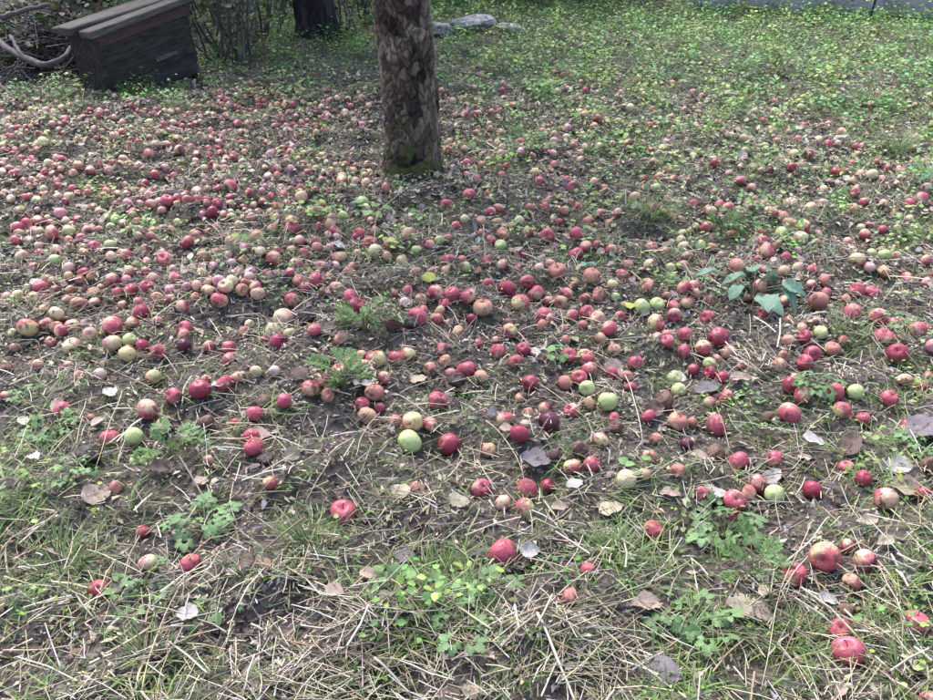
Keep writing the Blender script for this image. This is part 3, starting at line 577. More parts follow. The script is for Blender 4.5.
# ---- fallen leaves, stalks and weeds read from the photograph (they also serve to say which apple is which)
WEEDS = [  # u, v, type, size m, leaves, landmark phrase, full label
 (752, 300, 'broad', .12, 13, 'the bluish broad-leaved weed', 'bluish green broad-leaved weed sprawling among apples right of centre'),
 (724, 538, 'lobed', .075, 11, 'the bright lobed weed', 'bright pale green lobed weed at lower right shading a red apple'),
 (690, 628, 'lobed', .07, 8, 'the drooping lobed weed', 'drooping lobed green weed near the bottom, right of centre'),
 (62, 438, 'lobed', .06, 13, 'the big leafy weed far left', 'big leafy green weed at far left behind the black rotten apple'),
 (172, 462, 'feather', .085, 7, 'the feathery weed lower left', 'feathery green weed right of the black rotten apple'),
 (345, 398, 'feather', .09, 9, 'the feathery weed left of centre', 'feathery green weed under the white leaf left of centre'),
 (365, 326, 'feather', .10, 8, 'the feathery weed below the trunk', 'feathery green weed in front of the tree trunk'),
 (206, 530, 'lobed', .058, 9, 'the bluish lobed weed', 'bluish green lobed weed above the red apple at lower left'),
 (142, 592, 'lobed', .05, 8, None, 'small green lobed weed below the pale apple at bottom left'),
 (208, 616, 'round', .03, 6, None, 'little round-leaved weed beside the bare soil at bottom left'),
 (395, 590, 'round', .035, 8, None, 'round-leaved green weed in the bottom centre straw'),
 (428, 592, 'round', .032, 5, None, 'small round-leaved weed just right of the bottom centre one'),
 (478, 596, 'lobed', .06, 5, None, 'green lobed weed below the large lone red apple'),
 (463, 650, 'lobed', .06, 3, None, 'single leafed green weed at the bottom left of the pale stick'),
 (752, 578, 'feather', .075, 6, None, 'low feathery weed below the bright lobed weed'),
 (398, 192, 'lobed', .05, 9, None, 'little green weed growing at the foot of the trunk'),
 (370, 218, 'round', .06, 6, 'the round-leaved weed by the trunk', 'round-leaved bright weed in front of the trunk on its left'),
 (603, 272, 'broad', .09, 2, 'the lone bluish leaf weed', 'weed with a lone bluish leaf between apples right of centre'),
 (600, 312, 'broad', .06, 2, None, 'small bluish weed in front of the lone bluish leaf weed'),
 (812, 390, 'lobed', .055, 9, 'the leafy weed at right', 'leafy green weed among the apples at right'),
 (912, 450, 'lobed', .05, 8, 'the leafy weed by the right edge', 'leafy green weed close to the right edge of the picture'),
 (560, 364, 'round', .035, 8, 'the mossy round-leaved weed', 'mossy round-leaved weed among red apples in the centre'),
 (602, 142, 'lobed', .085, 12, 'the tall lobed weed behind', 'bright lobed weed growing behind the apples right of the trunk'),
 (545, 160, 'lobed', .07, 8, None, 'low lobed weed between the trunk and the tall lobed weed'),
 (672, 82, 'lobed', .08, 12, None, 'bushy lobed weed in the far green patch right of the trunk'),
 (775, 70, 'feather', .11, 10, None, 'feathery clump in the far green patch under the wall'),
 (720, 235, 'feather', .09, 8, 'the feathery weed right of centre', 'feathery weed among red apples right of centre'),
 (905, 330, 'lobed', .05, 8, None, 'small leafy weed by the right edge behind the crimson apples'),
 (420, 402, 'round', .03, 6, None, 'small round-leaved weed left of the black apple in the centre'),
 (20, 392, 'lobed', .045, 7, None, 'small lobed weed at the left edge behind the big leafy weed'),
 (75, 480, 'lobed', .045, 7, None, 'small lobed weed in front of the black rotten apple'),
 (640, 470, 'round', .03, 6, None, 'small round-leaved weed beside the pale yellow apple'),
 (285, 88, 'lobed', .08, 9, None, 'pale lobed weed in front of the dark tree at the back left'),
 (205, 78, 'lobed', .08, 9, None, 'lobed weed at the right corner of the old wooden box'),
 (112, 98, 'lobed', .06, 10, None, 'lobed weed at the front left corner of the old wooden box'),
 (180, 90, 'feather', .09, 9, None, 'feathery weed in front of the right half of the old box'),
 (128, 100, 'feather', .09, 9, None, 'feathery weed in front of the left half of the old box'),
 (150, 96, 'lobed', .06, 8, None, 'lobed weed in front of the old wooden box'),
 (480, 62, 'lobed', .09, 12, None, 'leafy weed in front of the grey rocks'),
 (540, 90, 'lobed', .08, 10, None, 'leafy weed right of the trunk behind the apples'),
 (600, 50, 'lobed', .09, 12, None, 'leafy weed right of the grey rocks'),
 (735, 110, 'lobed', .07, 10, None, 'leafy weed left of the grass tuft by the right edge'),
 (840, 62, 'lobed', .08, 10, None, 'leafy weed under the thin black rod'),
]
TUFTS = [(650, 228, .14, 90, 'the grass tuft right of centre', 'green grass tuft right of centre behind the lone bluish leaf'),
 (897, 152, .17, 130, 'the grass tuft by the right edge', 'thick green grass tuft near the right edge at the back'),
 (446, 572, .09, 50, 'the grass tuft near the lone apple', 'yellow green grass tuft left of the large lone red apple'),
 (850, 338, .12, 70, 'the grass tuft at right', 'thin green grass tuft among apples at the right'),
 (868, 112, .15, 80, None, 'grass tuft behind the thick one near the right edge'),
 (310, 548, .09, 60, None, 'grass tuft behind the straw at bottom centre left'),
 (612, 555, .08, 70, None, 'short grass tuft in the mossy patch right of the lone apple'),
 (790, 650, .11, 70, None, 'spreading grass tuft left of the two touching red apples'),
 (60, 565, .12, 60, None, 'grass tuft left of the dark red apple at bottom left'),
 (150, 660, .09, 40, None, 'grass tuft at the bottom left beside bare soil'),
 (905, 680, .13, 50, None, 'grass tuft in the bottom right corner'),
 (935, 178, .12, 120, None, 'pale dried grass tuft at the right edge'),
 (85, 352, .07, 26, None, 'sparse grass tuft among the apples at left')]
LEAVES = [(364, 379, 22, 'w'), (418, 378, 17, 'c'), (400, 490, 20, 'c'), (459, 500, 21, 'c'), (612, 503, 24, 'c'), (613, 366, 22, 't'), (509, 430, 18, 't'), (535, 460, 28, 'v'), (574, 483, 19, 'w'), (530, 548, 19, 'w'),
 (645, 604, 30, 't'), (662, 672, 38, 'v'), (403, 552, 21, 'v'), (368, 573, 17, 't'), (381, 580, 18, 't'), (187, 613, 21, 'w'), (113, 589, 15, 't'), (34, 458, 19, 'w'), (23, 421, 16, 'w'), (97, 494, 28, 't'), (60, 407, 20, 't'), (258, 434, 23, 't'), (291, 453, 17, 'c'),
 (828, 599, 19, 'w'), (918, 666, 30, 'c'), (745, 603, 36, 'c'), (762, 612, 18, 't'), (814, 441, 21, 'w'), (805, 454, 15, 'c'), (774, 472, 20, 'w'), (716, 483, 24, 'w'), (898, 466, 24, 'w'), (905, 488, 30, 't'), (851, 445, 27, 'b'), (922, 430, 34, 'v'), (741, 379, 20, 't'), (708, 389, 25, 'v'),
 (677, 374, 17, 'w'), (535, 351, 14, 'w'), (222, 393, 20, 'w'), (110, 393, 18, 'w'), (338, 246, 15, 'w'), (36, 273, 15, 'w'), (629, 110, 11, 'w'), (841, 139, 14, 'w'), (632, 300, 18, 'g'), (428, 276, 14, 'g'), (458, 386, 24, 'b'), (670, 492, 20, 't'), (655, 410, 20, 'b'), (160, 470, 18, 'b'), (300, 372, 18, 'b'), (200, 480, 16, 't'), (560, 505, 16, 't'), (700, 455, 17, 't'), (780, 470, 15, 'b'), (870, 520, 18, 't'), (335, 590, 18, 't'), (245, 560, 18, 'b'), (470, 690, 18, 't'), (448, 694, 24, 'b'), (840, 690, 18, 't'), (515, 250, 14, 'c'), (330, 290, 14, 'c'), (610, 265, 12, 'c'), (740, 157, 13, 'w'), (800, 128, 12, 'w')]
STALKS = [  # u1, v1, u2, v2, radius mm, colour, lift m
 (262, 419, 385, 345, 1.6, 's'), (395, 278, 461, 349, 1.8, 's'), (397, 198, 373, 257, 1.5, 's'), (305, 193, 311, 237, 1.3, 's'), (333, 190, 348, 229, 1.3, 's'), (284, 293, 374, 265, 1.4, 's'), (307, 278, 395, 263, 1.1, 's'), (359, 299, 389, 265, 1.3, 's'), (371, 306, 377, 335, 1.7, 'w'),
 (621, 371, 643, 438, 1.8, 'w'), (460, 460, 511, 479, 1.6, 's'), (486, 420, 522, 471, 1.6, 's'), (550, 489, 637, 488, 1.0, 's'), (617, 519, 645, 490, 1.3, 's'), (643, 489, 663, 517, 1.3, 's'), (650, 479, 694, 453, 1.4, 's'), (703, 273, 739, 298, 2.6, 'w'),
 (85, 355, 154, 389, 3.0, 'b'), (122, 389, 94, 466, 1.5, 's'), (192, 377, 183, 408, 2.0, 'w'), (160, 350, 178, 376, 1.3, 's'), (154, 315, 193, 293, 2.8, 's'), (154, 286, 206, 299, 2.2, 's'),
 (87, 548, 144, 575, 1.5, 'w'), (5, 586, 87, 582, 1.1, 'w'), (142, 694, 177, 587, 1.6, 's'), (177, 587, 239, 543, 1.5, 's'), (144, 656, 136, 690, 3.4, 's'), (3, 649, 72, 638, 1.8, 's'),
 (537, 613, 578, 702, 3.6, 'w'), (478, 584, 578, 568, 1.2, 's'), (458, 607, 491, 631, 2.6, 's'), (500, 624, 550, 605, 4.2, 'b'), (607, 633, 673, 690, 1.4, 's'), (541, 588, 565, 616, 1.2, 's'), (374, 660, 410, 691, 3.2, 'w'), (258, 600, 294, 539, 1.8, 'b'), (784, 563, 826, 521, 2.4, 'w'), (771, 663, 903, 629, 1.1, 's'), (886, 625, 910, 658, 1.3, 's'), (876, 655, 851, 692, 1.8, 's'), (369, 425, 356, 453, 1.7, 's'), (305, 607, 400, 622, 1.4, 's'), (330, 470, 305, 500, 1.2, 's'), (812, 520, 760, 690, 1.1, 's'), (540, 385, 605, 430, 1.2, 's'), (840, 305, 905, 335, 2.0, 'b'), (640, 620, 702, 655, 1.5, 's'), (205, 400, 262, 395, 1.2, 's'), (400, 395, 450, 372, 1.3, 's')]

LM = [(408, 188, 'the tree trunk')] + [(w_[0], w_[1], w_[5]) for w_ in WEEDS if w_[5]] + [(t_[0], t_[1], t_[4]) for t_ in TUFTS if t_[4]]
LM += [(364, 379, 'the white leaf left of centre'), (612, 503, 'the cream leaf right of centre'), (828, 599, 'the white leaf lower right'), (400, 490, 'the cream leaf below centre'), (918, 666, 'the corner cream leaf'), (805, 454, 'the round pale leaf at right'),
       (89, 453, 'the black rotten apple far left'), (549, 424, 'the maroon apple'), (503, 553, 'the large lone red apple'), (176, 296, 'the crossed straws at left'), (120, 372, 'the brown stick at left'), (721, 285, 'the bleached stick right of centre'), (428, 313, 'the straw stalk before the trunk')]
def where(u, v, skip=.5):
    best = None
    for a, b_, ph in LM:
        d = math.hypot(u - a, (v - b_) * 1.4)
        if d < 2: continue
        if best is None or d < best[0]: best = (d, a, b_, ph)
    d, a, b_, ph = best; du, dv = u - a, (v - b_) * 1.4
    ang = math.degrees(math.atan2(-dv, du)) % 360
    k = int(((ang + 22.5) % 360) // 45)
    return ph, ['right of', 'behind and right of', 'behind', 'behind and left of', 'left of', 'in front and left of', 'in front of', 'in front and right of'][k], d
ORD = ['', 'second ', 'third ', 'fourth ', 'fifth ', 'sixth ', 'seventh ', 'eighth ', 'ninth ', 'tenth ', 'eleventh ', 'twelfth ', 'thirteenth ', 'fourteenth ', 'fifteenth ', 'sixteenth ']
def label_all(items, noun):
    """items: (object, u, v, look) -> a label that singles each one out"""
    gr = {}
    for o, u, v, look in items:
        ph, dr, d = where(u, v); gr.setdefault((look, ph, dr), []).append((d, o))
    for (look, ph, dr), ls in gr.items():
        ls.sort(key=lambda q: q[0])
        for i, (d, o) in enumerate(ls):
            if len(ls) == 1: o['label'] = f'{look} {noun} {dr} {ph}'
            elif i == 0: o['label'] = f'{look} {noun} nearest and {dr} {ph}'
            else: o['label'] = f'{look} {noun}, {ORD[i]}nearest, {dr} {ph}'
            wl_ = o['label'].split()
            if len(wl_) > 16: o['label'] = o['label'].replace('nearest and ', 'nearest ').replace('nearest, ', '').replace('in front and ', 'front ')

LOOK = {'r': 'rosy red', 'c': 'crimson', 'm': 'dark maroon', 'y': 'red and yellow', 'p': 'pale cream', 'g': 'pale green', 'o': 'browning orange', 'b': 'brown rotten', 'k': 'black rotten', 'n': 'pale pink'}
med = np.median(D[BIG]); items = []
for i in BIG:
    k = CLS[i]; me = SHAPES[k][ga.integers(NSH)]
    o = link('apple', me); tag(o, cat='apple', group='fallen apples on the orchard floor')
    rot = Vector(ga.normal(0, 1, 3)).normalized().to_track_quat('Z', 'Y').to_euler() if ga.uniform() < .75 else Vector((ga.normal(0, .4), ga.normal(0, .4), 1)).to_track_quat('Z', 'Y').to_euler()
    o.rotation_euler = rot; o.rotation_euler.rotate_axis('Z', ga.uniform(0, 6.28))
    s_ = D[i]; o.scale = (s_ * ga.uniform(.96, 1.04), s_ * ga.uniform(.96, 1.04), s_ * ga.uniform(.94, 1.02))
    zs = o.rotation_euler.to_matrix() @ Vector((0, 0, 1))
    o.location = (XY[i, 0], XY[i, 1], AZ[i] + s_ * .35)
    if shown[i] > 16 and k not in 'bk':
        toc = (Vector((0, 0, CH)) - o.location).normalized()
        if zs.dot(toc) > -.25: link('stalk', STALK, o)
        if zs.dot(toc) < .25: link('calyx', CALYX, o)
    size = 'large ' if D[i] > 1.18 * med else ('small ' if D[i] < .82 * med else '')
    items.append((o, FINAL_U[i], FINAL_V[i], size + LOOK[k]))
label_all(items, 'apple')

# the smaller and farther apples
S = Soup(); grs = np.random.default_rng(29); tmpl = []
for i in range(6):
    V, Fc = apple_shape(grs, 11, 8, 'sound' if i < 4 else 'rotten'); tmpl.append((V, np.array([t for f in Fc for t in ((f[0], f[1], f[2]), (f[0], f[2], f[3]))])))
for i in REST:
    k = CLS[i]; tv, tf = tmpl[4 + grs.integers(2) if k in 'bko' and grs.uniform() < .6 else grs.integers(4)]
    gc, bc, cov, bl = SKIN[k]; d_ = grs.normal(0, 1, 3); d_ /= np.linalg.norm(d_)
    a = sm(-.22, .22, tv @ d_ + (cov - .5) * .9 + .08 * np.sin(tv @ grs.normal(0, 12, 3)))[:, None]
    cc = (np.array(gc) * (1 - a) + np.array(bc) * a) * grs.uniform(.8, 1.15)
    d2 = grs.normal(0, 1, 3); d2 /= np.linalg.norm(d2); bb = (sm(.30, .38, tv @ d2) * (grs.uniform() < .2 + bl))[:, None]; cc = cc * (1 - bb) + np.array([.10, .055, .04]) * bb
    q = np.linalg.qr(grs.normal(0, 1, (3, 3)))[0]; q = q * np.sign(np.linalg.det(q))
    V = tv @ q.T * D[i] + np.array([XY[i, 0], XY[i, 1], AZ[i] + D[i] * .27])
    S.raw(V, tf, cc)
small_mat = attr_mat('small_apple_skin', .42, 0, .35, vary=.12, scale=80)
tag(link('small_apples', S.mesh('small_apples', small_mat)), 'hundreds of smaller red and yellow fallen apples farther back', 'apples', kind='stuff')

# ================================================================= FALLEN LEAVES
LC = {'w': ((.34, .31, .275), (.50, .465, .42)), 'c': ((.34, .28, .18), (.48, .41, .29)), 't': ((.26, .19, .15), (.42, .32, .25)), 'v': ((.12, .10, .11), (.22, .185, .19)), 'b': ((.09, .06, .05), (.17, .11, .085)), 'g': ((.30, .34, .07), (.42, .42, .10))}
LN = {'w': 'whitish dry', 'c': 'cream dry', 't': 'tan dry', 'v': 'grey violet dead', 'b': 'dark brown dead', 'g': 'yellow green'}
LMAT = {k: plain_mat('fallen_leaf_' + k, a, b_, 25, .7, .3, .02, transl=.12) for k, (a, b_) in LC.items()}
gl = np.random.default_rng(5)
def fallen_leaf_mesh(g, mat):
    n = 9; V = []; Fq = []; W = g.uniform(.28, .40); curl = g.uniform(-.25, .5); bend = g.uniform(-.3, .3); tw = g.uniform(-.35, .35)
    for i in range(n + 1):
        t = i / n; h = W * math.sin(math.pi * min(1, t * .97 + .02) ** .8) ** .85 + .012
        for j in (-1, -.5, 0, .5, 1):
            jj = j * (1 + .09 * math.sin(i * 2.4 + j * 3)); c = curl * h * abs(jj) ** 1.6 + .05 * math.sin(i * 1.4 + j * 4)
            V.append((t - .5, jj * h, c + bend * (t - .5) ** 2 * 1.2 + tw * jj * h * (t - .5)))
    for i in range(n):
        for j in range(4): a = i * 5 + j; Fq.append((a, a + 5, a + 6, a + 1))
    return mesh('fallen_leaf', V, Fq, mat)
LME = {k: [fallen_leaf_mesh(gl, LMAT[k]) for _ in range(5)] for k in LMAT}
V, Fc = tube([(-.48, 0, 0), (-.2, 0, .02), (.1, 0, .02), (.45, 0, .01)], [.016, .014, .01, .005], 5); RIB = {k: mesh('midrib', V, Fc, LMAT[k]) for k in LMAT}
items = []
for (u, v, L, k) in LEAVES:
    x, y, z = ground(u, v, .02); s_ = min(L / float(ppm(u, v)) * 1.12, .12)
    o = link('fallen_leaf', LME[k][gl.integers(5)]); o.location = (x, y, hgt(x, y) + .014 + .1 * s_); o.scale = (s_,) * 3
    o.rotation_euler = (gl.normal(.25, .25), gl.normal(0, .22), gl.uniform(-.9, .9) + (3.14 if gl.uniform() < .5 else 0))
    if o.rotation_euler.z > 2: o.rotation_euler.x *= -1
    tag(o, cat='leaf', group='single fallen leaves'); items.append((o, u, v, LN[k]))
    if L > 19: link('midrib', RIB[k], o)
label_all(items, 'leaf')

# ================================================================= STALKS
SC = {'s': ((.34, .27, .15), (.54, .46, .28)), 'w': ((.40, .36, .28), (.56, .51, .42)), 'b': ((.15, .10, .07), (.30, .21, .14))}
SN = {'s': 'straw yellow', 'w': 'bleached pale', 'b': 'brown'}
SMAT = {k: plain_mat('stalk_' + k, a, b_, 60, .65, .2, .003, stretch=(1, 1, 1)) for k, (a, b_) in SC.items()}
items = []
for (u1, v1, u2, v2, rmm, k) in STALKS:
    a = np.array(ground(u1, v1, .022)); b_ = np.array(ground(u2, v2, .034)); a[2] = hgt(a[0], a[1]) + gl.uniform(.008, .03); b_[2] = hgt(b_[0], b_[1]) + gl.uniform(.012, .045)
    t = np.linspace(0, 1, 9)[:, None]; L = np.linalg.norm(b_ - a); side = np.array([-(b_ - a)[1], (b_ - a)[0], 0]) / L
    mid = (a + b_) / 2
    P = a + (b_ - a) * t + side * gl.normal(0, .03) * L * np.sin(math.pi * t) + np.array([0, 0, 1]) * gl.uniform(0, .05) * L * np.sin(math.pi * t) + side * .006 * L * np.sin(9 * t)
    P = P - mid
    V, Fc = tube(P, np.linspace(rmm, rmm * .62, 9) / 1000 * (1 + .12 * np.sin(np.arange(9) * 2.1)), 6)
    nm = 'fallen_stick' if rmm >= 2.4 else 'dry_stalk'
    o = link(nm, mesh(nm, V, Fc, SMAT[k])); o.location = mid
    tag(o, cat='stick' if rmm >= 2.4 else 'stalk', group='single dry stalks'); u, v = project(*mid)
    ln = 'long ' if math.hypot(u1 - u2, v1 - v2) > 85 else ('short ' if math.hypot(u1 - u2, v1 - v2) < 40 else '')
    hd = 'lying sideways' if abs(u2 - u1) > 2.2 * abs(v2 - v1) else ''
    items.append((o, float(u), float(v), ln + ('thick ' if rmm >= 2.4 else '') + SN[k]))
label_all([q for q in items if q[0]['category'] == 'stick'], 'stick'); label_all([q for q in items if q[0]['category'] == 'stalk'], 'stalk')

# ================================================================= WEEDS
wmat = {'lobed': plain_mat('weed_leaf_lobed', (.105, .19, .07), (.17, .27, .105), 18, .5, .3, .004, transl=.25, objvar=.25), 'round': plain_mat('weed_leaf_round', (.12, .22, .07), (.18, .30, .10), 18, .45, .2, .003, transl=.25, objvar=.2),
        'broad': plain_mat('weed_leaf_broad', (.13, .235, .15), (.21, .33, .225), 14, .5, .4, .006, transl=.2, objvar=.15), 'feather': plain_mat('weed_leaf_feather', (.09, .17, .05), (.16, .25, .08), 18, .5, .2, .003, transl=.25, objvar=.25)}
stem_mat = plain_mat('weed_stem', (.10, .13, .05), (.17, .17, .08), 30)
def grid_leaf(wid, lobes, depth, droop, fold, n=12, mat=None, wave=.02):
    V = []; Fq = []
    for i in range(n + 1):
        t = i / n; h = wid * (math.sin(math.pi * min(1, t) ** .7) ** .75 if 0 < t < 1 else .03) + .01
        if lobes: h *= 1 - depth * (.5 + .5 * math.cos(2 * math.pi * lobes * t))
        for j in (-1, -.5, 0, .5, 1):
            V.append((t + .12 * abs(j) * wid, j * h, fold * abs(j) * h - droop * t * t + wave * math.sin(9 * t + 5 * j)))
    for i in range(n):
        for j in range(4): a = i * 5 + j; Fq.append((a, a + 5, a + 6, a + 1))
    return mesh('leaf', V, Fq, mat)
gw = np.random.default_rng(8)
def compound_leaf(g, mat):
    """three to five toothed leaflets fanned from one petiole"""
    V = []; Fq = []
    for az, L, rt in ((0, .62, .38), (.95, .5, .33), (-.95, .5, .33), (1.9, .36, .28), (-1.9, .36, .28)):
        o = np.array([rt * math.cos(az) * .55, rt * math.sin(az) * .55, 0]); ca, sa = math.cos(az), math.sin(az); dr = g.uniform(.1, .4); b0 = len(V); n = 9
        for i in range(n + 1):
            t = i / n; h = .40 * (math.sin(math.pi * min(1, t * .98 + .01) ** .85) ** .7) * (1 - .26 * (i % 2)) + .004
            for j in (-1, 0, 1):
                lx, ly, lz = L * (t - .10 * abs(j) * (i % 2)), L * j * h, L * (.22 * abs(j) * h - dr * t * t)
                V.append((o[0] + ca * lx - sa * ly, o[1] + sa * lx + ca * ly, lz))
        for i in range(n):
            for j in range(2): a = b0 + i * 3 + j; Fq.append((a, a + 3, a + 4, a + 1))
    return mesh('leaf', V, Fq, mat)
WL = {'lobed': [compound_leaf(gw, wmat['lobed']) for q in range(4)], 'round': [grid_leaf(.52, 0, 0, d_, .15, 8, wmat['round']) for d_ in (.1, .25)], 'broad': [grid_leaf(w_, 5, .13, d_, f_, 14, wmat['broad'], .06) for w_, d_, f_ in ((.40, .15, .35), (.34, .5, .5), (.44, .3, .2), (.36, .7, .3))]}
def frond(mat, g):
    """finely cut leaf: side lobes that fork, none alike"""
    V = []; Fq = []
    def blade(p0, d_, ll, wd):
        d_ = d_ / np.linalg.norm(d_); nrm = np.array([-d_[1], d_[0], g.normal(0, .25)]); b0 = len(V)
        V.extend([p0, p0 + d_ * ll * .6 + nrm * ll * wd, p0 + d_ * ll, p0 + d_ * ll * .6 - nrm * ll * wd]); Fq.append((b0, b0 + 1, b0 + 2, b0 + 3))
    for i in range(7):
        t = .12 + .8 * i / 7 + g.uniform(-.03, .03); L = (.34 * math.sin(math.pi * (t * .8 + .12)) + .04) * g.uniform(.75, 1.2)
        for s_ in (-1, 1):
            p0 = np.array([t, 0, -.3 * t * t]); d_ = np.array([.6 + g.normal(0, .1), s_ * .8, g.normal(.1, .15)]); d_ /= np.linalg.norm(d_)
            blade(p0, d_, L, .20); q = p0 + d_ * L * .35; blade(q, d_ + np.array([.7, 0, .1]), L * .55, .26); blade(q, d_ + np.array([-.5, s_ * .5, -.1]), L * .5, .26); blade(p0 + d_ * L * .65, d_ + np.array([.6, 0, -.1]), L * .4, .28)
    blade(np.array([.85, 0, -.22]), np.array([1., 0, -.4]), .28, .25)
    for i in range(6):
        t = i / 6; b0 = len(V); V += [(t, -.010, -.3 * t * t), (t, .010, -.3 * t * t), (t + .15, .008, -.3 * (t + .15) ** 2), (t + .15, -.008, -.3 * (t + .15) ** 2)]; Fq.append((b0, b0 + 1, b0 + 2, b0 + 3))
    return mesh('frond', V, Fq, mat, False)
WL['feather'] = [frond(wmat['feather'], gw) for _ in range(4)]
for (u, v, ty_, size, nl, _, lab) in WEEDS:
    x, y, z = ground(u, v); root = link(ty_ + '_leaved_weed' if ty_ != 'feather' else 'feathery_weed', None); root.location = (x, y, z); tag(root, lab, 'weed', 'weeds growing between the apples')
    SV = []; SF = []; nv = 0
    nl = int(nl * (1.7 if ty_ == 'lobed' else 1.5 if ty_ == 'feather' else 1.3 if ty_ == 'round' else 1)); spread = 1.15 if ty_ == 'lobed' else 1
    for i in range(nl):
        az = 6.283 * i / nl + gw.uniform(-.45, .45); far = ty_ == 'broad'
        L = size * gw.uniform(.55, 1.0) * (.8 if ty_ == 'feather' else .9 if ty_ == 'lobed' else 1); reach = spread * (.5 if ty_ == 'feather' else 1.0) * size * gw.uniform(.25, 1.25); hz = size * gw.uniform(.25, 1.0)
        tip = np.array([math.cos(az) * reach, math.sin(az) * reach, hz])
        P = np.array([(0, 0, -.005), tip * np.array([.35, .35, .65]), tip]); Vt, Ft = tube(P, [.0022, .0017, .0012] if size > .05 else [.0014, .0011, .0009], 5, False)
        SV.append(Vt); SF += [tuple(q + nv for q in f) for f in Ft]; nv += len(Vt)
        o = link('leaf' if ty_ != 'feather' else 'frond', WL[ty_][gw.integers(len(WL[ty_]))], root); o.location = tip; sc_ = L if ty_ != 'feather' else L * 1.25
        o.scale = (sc_,) * 3; o.rotation_euler = (gw.normal(0, .3), gw.normal(0.05, .3) - (.5 if ty_ == 'feather' else 0), az + gw.normal(0, .4))
    link('stems', mesh('stems', np.concatenate(SV), SF, stem_mat), root)
for (u, v, hh_, nb_, _, lab) in TUFTS:
    x, y, z = ground(u, v); Sx = Soup(); n_ = nb_ * 2; dry = 'dried' in lab
    for k in range(3):
        m_ = n_ // 3; tv, tf = strip(5, (-.4, -.7, -.2)[k]); L = hh_ * gw.uniform(.5, 1.15, m_); sp_ = hh_ * .28
        px_, py_ = gw.normal(0, sp_, m_), gw.normal(0, sp_, m_)
        Sx.add(tv, tf, np.stack([px_, py_, hgt(x + px_, y + py_) - z - .003], 1), euler_mats(gw.normal(0, .3, m_), -gw.uniform(.45, 1.35, m_), np.arctan2(py_, px_) + gw.normal(0, .7, m_)), np.stack([L, gw.uniform(.0010, .0022, m_), L], 1),
               pick([(.45, .42, .33), (.55, .51, .42), (.35, .31, .24)] if dry else [(.11, .18, .05), (.15, .22, .065), (.19, .25, .08), (.09, .14, .045)], m_, gw))
    o = link('grass_tuft', Sx.mesh('grass_tuft', green_mat)); o.location = (x, y, z); tag(o, lab, 'grass', 'grass tufts standing up from the orchard floor')

# ================================================================= BACKGROUND: old wooden box
wood_grey = plain_mat('weathered_board', (.018, .016, .014), (.10, .088, .072), 7, .85, .5, .01, stretch=(1, 14, 14), objvar=.2)
wood_dark = plain_mat('dark_panel', (.012, .011, .011), (.058, .050, .043), 8, .75, .6, .01, spec=.2, stretch=(1, 5, 5))
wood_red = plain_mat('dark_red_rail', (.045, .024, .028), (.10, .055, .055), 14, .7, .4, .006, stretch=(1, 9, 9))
p1 = np.array(ground(113, 93)); p2 = np.array(ground(201, 78)); dd = p2 - p1; W = float(np.hypot(dd[0], dd[1]))
box = link('wooden_box', None); box.location = (p1[0], p1[1], hgt(p1[0], p1[1]) - .02)
box.rotation_euler = (0, R(-7), math.atan2(dd[1], dd[0])); tag(box, 'old dark wooden box with grey plank lid in the back left corner', 'box')
fp = bm_obj('front_panel', beam(.004, W - .004, .008, .03, -.06, .37, .003), wood_dark, box)
for i, (z0_, z1_) in enumerate(((-.06, .085), (.089, .232), (.236, .372))):
    bm_obj('board', beam(0, W + .004 * i, -.004 + .003 * (i % 2), .005 + .003 * (i % 2), z0_, z1_, .003, .005), wood_dark, fp)
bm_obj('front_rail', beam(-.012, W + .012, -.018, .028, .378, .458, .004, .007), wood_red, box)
bm_obj('side_panel', beam(-.002, .026, .035, .30, -.06, .45, .004, .006), wood_dark, box)
bm_obj('side_panel', beam(W - .026, W - .002, .035, .30, -.14, .45, .004, .006), wood_dark, box)
bm_obj('back_panel', beam(.03, W - .03, .28, .31, -.14, .45, .004), wood_dark, box)
for i, (y0_, y1_, x0_, x1_, dz) in enumerate(((-.07, .07, -.09, W + .04, 0), (.073, .20, -.13, W + .02, .006), (.203, .35, -.08, W + .03, -.003))):
    bm_obj('lid_plank', beam(x0_, x1_, y0_, y1_, .462 + dz, .515 + dz, .007, .014), wood_grey, box)
bm_obj('bracket', beam(W * .52, W * .78, -.014, -.006, .14, .168, .003, .006), plain_mat('rusty_bracket', (.05, .035, .028), (.15, .11, .085), 20), box)
bm_obj('corner_post', beam(-.045, -.006, -.02, .03, -.09, .41, .006, .016), wood_dark, box)

